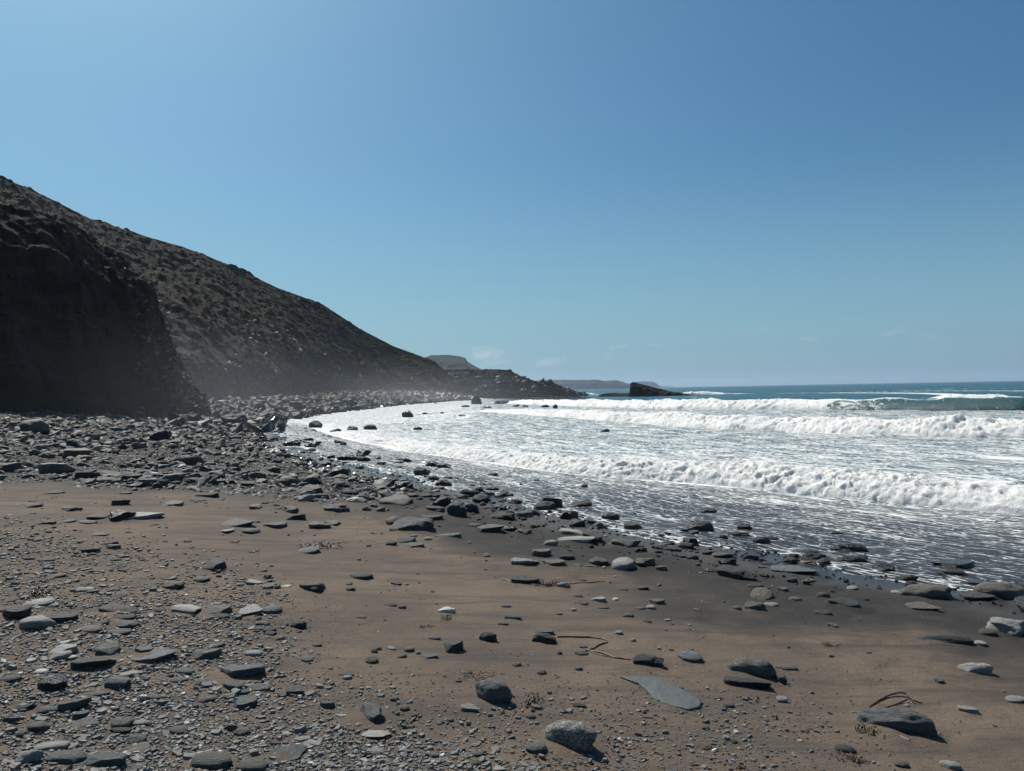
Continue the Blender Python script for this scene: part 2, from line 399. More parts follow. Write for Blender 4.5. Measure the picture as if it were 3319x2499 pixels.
foam = np.where(d3 >= 0, .08 + .55 * np.exp(-d3 / 9.0), foam)
az = np.degrees(np.arctan2(X, Y))
cove = sstep(-az, -3, 4) * sstep(rng3, 30, 60) * (1 - sstep(rng3, 170, 240))
foam = np.maximum(foam, .70 * cove)
far = fbm(np.stack([d * .085, a * .018, 0 * d], -1), 3, 91)
foam += np.where(d3 > 14, .75 * sstep(far, .26, .50) * (1 - sstep(rng3, 220, 420)), 0)
foam += .16 * sstep(fbm(np.stack([d * 1.1, a * .22, 0 * d], -1), 3, 92), .05, .5) * (d1 < 0)
film = 1 - sstep(d, 5.0, 9.0)
put('sea', mesh_from('sea', P3(X, Y, Z), grid_faces(len(azs), len(rs), True)[:, ::-1], attrs={'foam': np.clip(foam, 0, 1), 'film': film}, uv=np.stack([d, a, 0 * d], -1)),
    MAT_SEA, label='blue sea streaked with white foam between the breakers', cat='sea', kind='structure')

def resample(L, n):
    seg = np.hypot(*np.diff(L, axis=0).T); s = np.concatenate([[0], np.cumsum(seg)])
    # smooth by Catmull-Rom on arc length
    t = np.linspace(0, s[-1], n); out = np.zeros((n, 2)); i = np.clip(np.searchsorted(s, t, side='right') - 1, 0, len(L) - 2)
    u = (t - s[i]) / seg[i]
    g = lambda k: L[np.clip(k, 0, len(L) - 1)]
    p0, p1, p2, p3 = g(i - 1), g(i), g(i + 1), g(i + 2); u = u[:, None]
    out = .5 * (2 * p1 + (p2 - p0) * u + (2 * p0 - 5 * p1 + 4 * p2 - p3) * u * u + (3 * p1 - p0 - 3 * p2 + p3) * u ** 3)
    return out, t
def breaker(name, L, n, m, hfun, depth, seed, label, lump=.16, freq=1.6, green=None, t0=0.0, t1=1.0, blobs=0, bs=(.02, .07), fade=True):
    c, t = resample(L, int(n / (t1 - t0))); lo = int(t0 / (t1 - t0) * n); c = c[lo:lo + n]; t = t[lo:lo + n]; n = len(c)
    tg = np.gradient(c, axis=0); tg /= np.linalg.norm(tg, axis=1)[:, None]
    nr = np.stack([tg[:, 1], -tg[:, 0]], -1)                # towards the open sea
    hgt = hfun(np.linspace(0, 1, n)) * (1 + .45 * fbm(np.stack([t * .22, 0 * t, 0 * t], -1), 3, seed))
    wob = .8 * fbm(np.stack([t * .16, 0 * t + 5, 0 * t], -1), 3, seed + 3)
    v = np.linspace(0, 1, m)
    px = np.interp(v, [0, .10, .22, .34, .46, .62, .8, 1], [0, .05, .12, .22, .34, .52, .76, 1.0])      # across the wave / depth
    pz = np.interp(v, [0, .10, .22, .34, .46, .62, .8, 1], [-.22, .26, .58, .86, 1.0, .84, .46, -.25])
    dd = depth * (.6 + .4 * hgt / max(hgt.max(), 1e-6))
    off = px[None] * dd[:, None] + wob[:, None]
    x = c[:, None, 0] + nr[:, None, 0] * off; y = c[:, None, 1] + nr[:, None, 1] * off
    base = SEA + 0 * x
    z = base + pz[None] * hgt[:, None]
    p = np.stack([x, y, z], -1).reshape(-1, 3)
    q = p * freq
    b = .55 * fbm(q * .5, 2, seed + 15) + billow(q * np.array([1, 1, 1.3]) + .35 * np.stack([noise(q * 1.7, 3), noise(q * 1.7, 4), noise(q * 1.7, 5)], -1), 5, seed + 11, .66)
    crest = np.exp(-((v - .36) / .25) ** 2)[None].repeat(n, 0).ravel()
    am = lump * (.35 + .65 * crest) * np.repeat(hgt / max(hgt.max(), 1e-6), m)
    g = np.ones(n) if green is None else 1 - green(np.linspace(0, 1, n))
    am = am * (np.repeat(g, m) * .9 + .1)
    out = np.stack([-np.repeat(nr[:, 0], m), -np.repeat(nr[:, 1], m), 0 * am + .9], -1)
    p = p + out * (b * am)[:, None]
    p[:, :2] += np.stack([noise(q * 2.1, seed + 31), noise(q * 2.1, seed + 32)], -1) * (am * .5)[:, None]
    thin = np.repeat(1 - g, m) * (1 - .45 * sstep(np.tile(v, n), .36, .5)) * .9 + .0
    thin = np.where(thin < .05, -.5, thin * .75 - .05)
    tail = sstep(np.tile(v, n), .6, 1.0)
    thin = np.maximum(thin, -.5 + tail * .98)
    me = mesh_from(name, p, grid_faces(n, m), attrs={'thin': thin})
    o = put(name, me, MAT_FOAM, label=label, cat='wave', group='waves breaking towards the beach')
    if blobs:                                                  # flying froth along the crest and toe
        k = rng.integers(0, n, blobs); vv = np.clip(rng.normal(.34, .17, blobs), .02, .8); j = (vv * (m - 1)).astype(int)
        keep = rng.random(blobs) < g[k] * hgt[k] / hgt.max(); k, j = k[keep], j[keep]; nb = len(k)
        sz = bs[0] * (bs[1] / bs[0]) ** (rng.random(nb) ** 2.2)
        pos = p.reshape(n, m, 3)[k, j] + rng.normal(0, 1, (nb, 3)) * np.array([.05, .05, .045]) * hgt[k][:, None]
        pos[:, 2] += np.abs(rng.normal(0, .05, nb)) * hgt[k]
        ic = ICO[0]; V = ic[0][None] * (sz[:, None, None] * rng.uniform(.6, 1.3, (nb, 1, 3))) + pos[:, None]
        Fc = (ic[1][None] + (np.arange(nb) * len(ic[0]))[:, None, None]).reshape(-1, 3)
        put('froth', mesh_from('froth', V.reshape(-1, 3), Fc, attrs={'thin': np.full(nb * len(ic[0]), -.5)}), MAT_FOAM, parent=o, kind='stuff')
    return o

def icosphere(n):
    t = (1 + 5 ** .5) / 2
    v = [(-1, t, 0), (1, t, 0), (-1, -t, 0), (1, -t, 0), (0, -1, t), (0, 1, t), (0, -1, -t), (0, 1, -t), (t, 0, -1), (t, 0, 1), (-t, 0, -1), (-t, 0, 1)]
    f = [(0, 11, 5), (0, 5, 1), (0, 1, 7), (0, 7, 10), (0, 10, 11), (1, 5, 9), (5, 11, 4), (11, 10, 2), (10, 7, 6), (7, 1, 8), (3, 9, 4), (3, 4, 2), (3, 2, 6), (3, 6, 8), (3, 8, 9), (4, 9, 5), (2, 4, 11), (6, 2, 10), (8, 6, 7), (9, 8, 1)]
    v = [np.array(p) / np.linalg.norm(p) for p in v]
    for _ in range(n):
        mid = {}; nf = []
        def mp_(a, b):
            k = (min(a, b), max(a, b))
            if k not in mid:
                q = v[a] + v[b]; v.append(q / np.linalg.norm(q)); mid[k] = len(v) - 1
            return mid[k]
        for a, b, c in f:
            ab, bc, ca = mp_(a, b), mp_(b, c), mp_(c, a)
            nf += [(a, ab, ca), (b, bc, ab), (c, ca, bc), (ab, bc, ca)]
        f = nf
    return np.array(v), np.array(f)
ICO = [icosphere(k) for k in range(5)]

breaker('breaking_wave', WV1, 1900, 56, lambda t: np.interp(t, [0, .25, .5, .75, 1], [.55, .52, .42, .30, .14]), 3.0, 101,
        'broken wave rolling in as white froth over the dark swash', lump=.095, freq=2.9, t0=.22, t1=.98, blobs=5500, bs=(.005, .018))
breaker('breaking_wave', WV2, 1100, 34, lambda t: np.interp(t, [0, .3, .6, .85, 1], [.72, .70, .60, .40, .1]), 4.6, 201,
        'tall line of white water behind the wave that rolls over the swash', lump=.15, freq=1.7, t0=.22, t1=1.0, blobs=3000, bs=(.012, .035))
breaker('breaking_wave', WV3, 900, 30, lambda t: np.interp(t, [0, .2, .35, .6, .85, 1], [.95, .98, .95, .85, .65, .1]), 6.5, 301,
        'outer breaker with a green unbroken shoulder and white crest', lump=.20, freq=1.5, t0=.16, t1=1.0, blobs=900, bs=(.03, .07),
        green=lambda t: np.interp(t, [0, .33, .39, .45, 1], [1, 1, .75, 0, 0]))
def far_breaker(x0, y0, x1, y1, h, sd, label):
    a_, b_ = np.array(at_sea(x0, y0)), np.array(at_sea(x1, y1))
    mid = (a_ + b_) / 2 + np.array([.8, .8]); breaker('breaking_wave', np.array([a_, mid, b_]), 160, 16, lambda t: h * np.sin(np.pi * np.clip(t, .02, .98)) ** .5, 5.0, sd, label, lump=.4 * h, freq=.5)
def at_sea(px, py):
    d_ = ray(px, py); k_ = (SEA - EYE[2]) / d_[2]; return d_[0] * k_, d_[1] * k_
far_breaker(1012, 398.2, 940, 399.2, .55, 401, 'short white crest breaking on the swell beyond the green shoulder')
far_breaker(724, 393.6, 684, 394.4, .8, 403, 'surge of white water breaking beside the wedge-shaped sea stack')
far_breaker(600, 394.8, 560, 396.6, .8, 405, 'white surge washing over the reef off the low headland')

# ------------------------------------------------------------------ hills, cliffs and headlands
def mat_hill(name='hillside', k=1.0):
    b = NB(name)
    c = b.coord(); veg, rock = b.attr('veg'), b.attr('rock')
    big = b.noise(c, .09, 5, .6); mid = b.noise(c, .55, 6, .65); fine = b.noise(c, 3.0, 5, .75)
    strat = b.noise(b.coord(scale=(.35, .35, 1.8), rot=(R(18), R(-32), 0)), 1.0, 6, .65, .4)
    heath = b.mix(b.rng(mid, .35, .65), (.010, .007, .005), (.030, .019, .011))
    heath = b.mix(b.rng(big, .46, .60, 0, .8), heath, (.032, .034, .011))
    heath = b.mix(b.rng(b.noise(b.coord(loc=(31, 7, 2)), .05, 4, .6), .48, .60, 0, .7), heath, (.046, .027, .014))
    rk = b.mix(b.rng(strat, .35, .65), (.014, .013, .012), (.052, .045, .038))
    earth = b.mix(b.rng(mid, .3, .7), (.020, .015, .011), (.040, .029, .022))
    v = b.rng(b.math('ADD', veg, b.rng(mid, .3, .7, -.3, .3)), .35, .65)
    r = b.rng(b.math('ADD', rock, b.rng(strat, .3, .7, -.3, .3)), .35, .65)
    col = b.mix(r, b.mix(v, earth, heath), rk)
    col = b.mix(b.rng(fine, .45, .75, 0, .5), col, (.014, .012, .010))
    if k != 1: col = b.mix(b.math('MULTIPLY', b.math('SUBTRACT', 1.0, v), b.math('MULTIPLY', b.attr('dark'), 1 - k)), col, (.006, .0065, .006))  # bare faces of the bluff darkened towards black, painting in their shade
    n1 = b.bump(strat, .8, .8); n2 = b.bump(mid, .7, .8, n1); n3 = b.bump(fine, .8, .25, n2)
    return b.fin(col, .95, n3, .12)
def mat_far(name, lo, hi, green):
    b = NB(name); c = b.coord(); n = b.noise(c, .02, 6, .65); s = b.noise(b.coord(scale=(.01, .01, .10)), 1, 5, .6, .5)
    col = b.mix(b.rng(n, .35, .65), lo, hi); col = b.mix(b.rng(s, .45, .65, 0, .5), col, tuple(x * .6 for x in lo)); col = b.mix(b.attr('veg'), col, green)
    return b.fin(col, .95, b.bump(n, .8, 4), .1)
MAT_HILL = mat_hill(); MAT_BLUFF = mat_hill('shaded_bluff', .42)  # bluff copy of the hill material has its shade painted in
MAT_FAR = mat_far('far_cliff', (.014, .015, .017), (.030, .031, .033), (.018, .026, .018))

def loft(name, cols, foot, ftop, dfoot, dtop, nu, nv, prof, seed, amp, mat, label, cat, footz=None, back=30.0, strat=0.0, vegf=None, rockf=None, kind=None, freq=.12, sky=.25):
    """a land face: its foot stands on the beach or in the sea at distance dfoot, its skyline at dtop; it falls away behind"""
    cx = np.linspace(cols[0], cols[-1], nu)
    ty = np.interp(cx, *ftop); Df = np.interp(cx, *dfoot); Dt = np.interp(cx, *dtop)
    pts = np.zeros((nu, nv + 8, 3)); vv = np.linspace(0, 1, nv)
    for i in range(nu):
        dr = ray(cx[i], 390.0); hd = dr[:2]
        zf = footz if footz is not None else float(beach(np.array([hd[0] * Df[i]]), np.array([hd[1] * Df[i]]), False)[0]) - .4
        top = at(cx[i], ty[i], Dt[i])
        k = vv; hz = np.interp(k, prof[0], prof[1]); dk = np.interp(k, prof[0], prof[2])
        D = Df[i] + (Dt[i] - Df[i]) * dk
        pts[i, :nv, 0] = hd[0] * D; pts[i, :nv, 1] = hd[1] * D; pts[i, :nv, 2] = zf + (max(top[2], zf + .05) - zf) * hz
        zt = pts[i, nv - 1, 2]
        for j in range(8):
            u = (j + 1) / 8; D2 = Dt[i] + back * u
            pts[i, nv + j] = (hd[0] * D2, hd[1] * D2, zt + (zf - zt) * u ** 1.6 - .2 * u)
    p = pts.reshape(-1, 3); n = len(p)
    v = np.tile(np.concatenate([vv, np.ones(8)]), nu)
    w = np.where(v > .999, sky, 1.0) * (.25 + .75 * sstep(v, 0, .15))
    q = p * freq
    n1 = (fbm(q, 5, seed, gain=.55) + .35 * billow(q * 3.1, 4, seed + 40)) * amp * w
    rot = Matrix.Rotation(R(28), 3, 'Y') @ Matrix.Rotation(R(14), 3, 'X')
    sq = p @ np.array(rot).T
    n2 = strat * (np.abs(noise(sq * np.array([.10, .10, 1.1]) , seed + 9)) * 2 - .4 + .8 * (np.abs(noise(sq * np.array([.25, .25, 2.6]), seed + 10)) * 2 - .4)) * w
    dirn = -p[:, :2] / np.linalg.norm(p[:, :2], axis=1)[:, None]
    p = p.copy(); p[:, :2] += dirn * (n1 + n2)[:, None]
    p[:, 2] += (n1 * .45 + .35 * n2) * sstep(v, .02, .2) + .012 * amp * fbm(p * freq * 9, 3, seed + 20) * 4
    veg = (vegf or (lambda v_, p_: 0 * v_ + .5))(v, p); rock = (rockf or (lambda v_, p_: 0 * v_ + .3))(v, p)
    o = put(name, mesh_from(name, p, grid_faces(nu, nv + 8)[:, ::-1], attrs={'veg': veg, 'rock': rock, 'dark': 1 - sstep(np.repeat(cx, nv + 8) + 14 * fbm(p * .2, 3, 77), 128, 172)}), mat, label=label, cat=cat, kind=kind)  # dark: extent of the bluff's painted shade, fading out to the right
    return o, p.reshape(nu, nv + 8, 3)
S = 1024 / 2211.0                          # overview pixels -> frame pixels
def ov(*xy): a_ = np.array(xy, float).reshape(-1, 2) * S; return a_[:, 0], a_[:, 1]
# the long hillside that falls to the point
sky_main = ov(-700, 60, -300, 230, 0, 380, 80, 412, 200, 472, 300, 505, 400, 533, 500, 572, 600, 620, 700, 657, 780, 710, 850, 747, 900, 765, 940, 782, 962, 800, 985, 830, 1003, 862)
hill, hillP = loft('hillside', (-320, 464), None, sky_main, ((-320, 100, 200, 280, 330, 400, 464), (60, 66, 74, 96, 124, 162, 178)), ((-320, 0, 200, 330, 400, 445, 464), (130, 138, 146, 168, 192, 196, 190)),
    560, 120, ([0, .12, .3, .6, 1], [0, .16, .36, .68, 1], [0, .05, .22, .6, 1]), 500, 1.7, MAT_HILL,
    'dark heath-covered hillside sloping down from the cliff to the point', 'hill', strat=.55, back=90,
    vegf=lambda v, p: sstep(v + .25 * fbm(p * .05, 3, 511), .22, .5), rockf=lambda v, p: 1 - sstep(v + .5 * fbm(p * .06, 3, 512), .05, .38), kind='structure', sky=.05)
# the near bluff
sky_bluff = ov(-800, 330, -300, 390, 0, 440, 60, 453, 130, 462, 180, 490, 230, 535, 300, 580, 335, 615, 358, 690, 385, 765, 415, 825, 450, 868)
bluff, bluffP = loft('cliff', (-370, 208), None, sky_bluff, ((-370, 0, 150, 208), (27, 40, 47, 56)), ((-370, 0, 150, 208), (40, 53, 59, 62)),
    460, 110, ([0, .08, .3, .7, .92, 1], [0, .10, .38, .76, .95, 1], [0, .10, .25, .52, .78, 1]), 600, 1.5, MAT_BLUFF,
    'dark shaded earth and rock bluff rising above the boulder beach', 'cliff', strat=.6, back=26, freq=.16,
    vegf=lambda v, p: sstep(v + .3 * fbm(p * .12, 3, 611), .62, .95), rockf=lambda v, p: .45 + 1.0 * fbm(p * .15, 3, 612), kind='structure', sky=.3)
# middle headland: grassy back block and the low rocky ridge before it
def z3(*xy): a_ = np.array(xy, float).reshape(-1, 2) / 2.011 + np.array([1250, 1100.0]); a_ *= 1024 / 3319.0; return a_[:, 0], a_[:, 1]
t = z3(300, 200, 430, 195, 520, 192, 600, 195, 700, 193, 815, 199, 830, 210, 868, 240, 900, 246, 950, 260, 980, 275, 1020, 330)
_, headP = loft('headland', (t[0][0], t[0][-1]), None, t, ((400, 600), (262, 262)), ((400, 600), (285, 285)), 200, 40, ([0, .3, .75, 1], [0, .5, .85, 1], [0, .15, .5, 1]), 700, 3.4, MAT_HILL,
     'flat-topped grassy headland behind the low rocky ridge', 'headland', footz=-1.2, back=60, strat=1.5, vegf=lambda v, p: sstep(v, .55, .9), rockf=lambda v, p: 1 - sstep(v, .4, .8), kind='structure', sky=.12, freq=.09)
t = z3(520, 385, 560, 345, 600, 318, 650, 300, 700, 285, 780, 279, 830, 285, 870, 262, 940, 268, 1000, 275, 1080, 268, 1120, 290, 1180, 318, 1240, 340, 1295, 357, 1310, 364)
_, pointP = loft('rocky_point', (t[0][0], t[0][-1]), None, t, ((400, 600), (205, 232)), ((400, 600), (216, 238)), 260, 46, ([0, .2, .6, 1], [0, .35, .75, 1], [0, .15, .5, 1]), 720, 2.4, MAT_HILL,
     'low dark rocky ridge tapering into the surf', 'headland', footz=-1.2, back=16, strat=1.6, vegf=lambda v, p: 0 * v, rockf=lambda v, p: 0 * v + 1, kind='structure', sky=.2, freq=.16)
t = z3(230, 130, 300, 102, 430, 103, 480, 108, 525, 122, 532, 140, 560, 160, 620, 192, 680, 215, 760, 260)
loft('far_hill', (t[0][0], t[0][-1]), None, t, ((400, 600), (760, 760)), ((400, 600), (860, 860)), 120, 30, ([0, .3, .75, 1], [0, .45, .82, 1], [0, .15, .5, 1]), 740, 6, MAT_FAR,
     'hazy blue-grey hill with a notched edge behind the headlands', 'hill', footz=-2, back=200, vegf=lambda v, p: .8 * sstep(v, .3, .8), kind='structure', sky=.05, freq=.02)
t = z3(960, 285, 1000, 264, 1100, 263, 1250, 264, 1380, 263, 1420, 270, 1500, 266, 1540, 275, 1590, 292, 1620, 300)
loft('far_cliffs', (t[0][0], t[0][-1]), None, t, ((400, 700), (2300, 2300)), ((400, 700), (2420, 2420)), 140, 26, ([0, .3, .8, 1], [0, .6, .93, 1], [0, .1, .3, 1]), 760, 16, MAT_FAR,
     'long line of hazy cliffs across the bay', 'cliff', footz=-2, back=500, vegf=lambda v, p: .8 * sstep(v, .8, .98), kind='structure', sky=.05, freq=.008)
t = z3(1560, 300, 1610, 282, 1650, 276, 1745, 276, 1765, 290, 1790, 312, 1800, 316)
loft('far_head', (t[0][0], t[0][-1]), None, t, ((500, 760), (3600, 3600)), ((500, 760), (3750, 3750)), 90, 24, ([0, .3, .8, 1], [0, .6, .93, 1], [0, .1, .3, 1]), 770, 18, MAT_FAR,
     'distant pale flat-topped head beyond the sea stack', 'cliff', footz=-2, back=500, vegf=lambda v, p: .6 * sstep(v, .8, .98), kind='structure', sky=.05, freq=.006)
t = z3(1770, 310, 1800, 303, 1850, 303, 1880, 309, 1890, 313)
loft('distant_coast', (t[0][0], t[0][-1]), None, t, ((500, 760), (6200, 6200)), ((500, 760), (6300, 6300)), 60, 14, ([0, .3, .8, 1], [0, .6, .93, 1], [0, .1, .3, 1]), 780, 14, MAT_FAR,
     'faint low land on the horizon past the last cliffs', 'cliff', footz=-2, back=500, kind='structure', sky=.02, freq=.005)
# the wedge-shaped stack and its skerry
t = z3(1575, 366, 1590, 340, 1593, 300, 1600, 284, 1612, 278, 1640, 284, 1700, 299, 1760, 316, 1800, 324, 1860, 340, 1910, 347, 1960, 353, 2000, 364)
loft('sea_stack', (t[0][0], t[0][-1]), None, t, ((600, 700), (196, 200)), ((600, 700), (200, 203)), 150, 40, ([0, .15, .6, 1], [0, .3, .75, 1], [0, .1, .4, 1]), 800, .9, MAT_HILL,
     'dark wedge-shaped sea stack with a blunt steep end', 'rock', footz=-1.5, back=8, strat=.5, vegf=lambda v, p: 0 * v, rockf=lambda v, p: 0 * v + 1, sky=.15, freq=.25)
t = z3(1385, 368, 1410, 355, 1450, 350, 1500, 348, 1540, 353, 1565, 350, 1600, 352, 1620, 366)
loft('skerry', (t[0][0], t[0][-1]), None, t, ((600, 700), (204, 204)), ((600, 700), (207, 207)), 70, 16, ([0, .5, 1], [0, .6, 1], [0, .4, 1]), 810, .5, MAT_HILL,
     'low flat skerry beside the wedge-shaped sea stack', 'rock', footz=-1.5, back=5, strat=.3, vegf=lambda v, p: 0 * v, rockf=lambda v, p: 0 * v + 1, sky=.2, freq=.3)
t = z3(700, 385, 760, 381, 850, 378, 1000, 384, 1040, 372, 1150, 371, 1250, 372, 1330, 378, 1400, 384)
loft('reef', (t[0][0], t[0][-1]), None, t, ((400, 700), (168, 176)), ((400, 700), (171, 179)), 120, 14, ([0, .5, 1], [0, .6, 1], [0, .4, 1]), 820, .5, MAT_HILL,
     'low dark reef awash in front of the rocky ridge', 'rock', footz=-1.5, back=4, strat=.3, vegf=lambda v, p: 0 * v, rockf=lambda v, p: 0 * v + 1, sky=.3, freq=.35)

# ------------------------------------------------------------------ stones
def stone_mesh(name, kind, seed, lvl=3):
    g = np.random.default_rng(seed); v, f = ICO[lvl]; p = v.copy()
    if kind == 'round':   ex, cuts, na = (.92, .92, .88), 4, .11
    elif kind == 'slab':  ex, cuts, na = (.62, .62, .34), 6, .06
    elif kind == 'disc':  ex, cuts, na = (.85, .85, .70), 3, .05
    else:                 ex, cuts, na = (.8, .8, .8), 10, .16        # lump
    p = np.sign(p) * np.abs(p) ** np.array(ex)
    for _ in range(cuts):
        n = g.normal(size=3); n[2] *= .55 if kind != 'lump' else 1.0; n /= np.linalg.norm(n)
        k = g.uniform(.58, .86) if kind in ('lump', 'slab') else g.uniform(.78, .96)
        dd = p @ n - k; p -= np.maximum(dd, 0)[:, None] * n * .93
    if kind == 'slab':
        for s_ in (1, -1):
            n = np.array([g.normal(0, .06), g.normal(0, .06), s_]); n /= np.linalg.norm(n)
            dd = p @ n - g.uniform(.68, .8); p -= np.maximum(dd, 0)[:, None] * n
    low = fbm(p * 1.1 + seed * 3.7, 2, seed % 90)
    p *= (1 + na * 2.2 * low)[:, None]
    lay = noise(np.stack([p[:, 0] * .6, p[:, 1] * .6, p[:, 2] * 6.5], -1) + seed, 5)
    p[:, :2] *= (1 + (.10 if kind in ('slab', 'lump') else .03) * lay)[:, None]
    p += v * (na * .55 * fbm(p * 3.4 + seed, 3, 7))[:, None]
    p /= np.abs(p).max(0)
    return mesh_from(name, p, f)
LIB = {k: [stone_mesh('stone_' + k, k, 10 * i + len(k) * 131 + 3) for i in range(6)] for k in ('round', 'slab', 'disc', 'lump')}
for k in LIB: LIB[k] = [(m_, {}) for m_ in LIB[k]]
def stone(name, kind, idx, mat, loc, dims, yaw, tilt=(0, 0), label=None, cat='stone', group=None, mesh=None):
    me = mesh
    if me is None:
        m0, cache = LIB[kind][idx % 6]
        me = m0
        if not me.materials: me.materials.append(ST['grey'])
    else:
        me.materials.append(ST[mat])
    o = bpy.data.objects.new(name, me); COL.objects.link(o)
    if mesh is None: o.material_slots[0].link = 'OBJECT'; o.material_slots[0].material = ST[mat]
    o.location = loc; o.rotation_euler = (tilt[0], tilt[1], yaw); o.scale = (dims[0] / 2, dims[1] / 2, dims[2] / 2)
    o['label'] = label; o['category'] = cat
    if group: o['group'] = group
    return o

ZOOM = {2: (900, 1050, 2.011), 3: (1250, 1100, 2.011), 4: (2219, 1200, 2.011), 5: (0, 1250, 2.011), 6: (0, 1850, 2.011), 7: (1100, 1750, 2.011), 8: (2119, 1750, 1.843)}
def zp(z, x, y): ox, oy, s = ZOOM[z]; return (ox + x / s) * 1024 / 3319, (oy + y / s) * 1024 / 3319
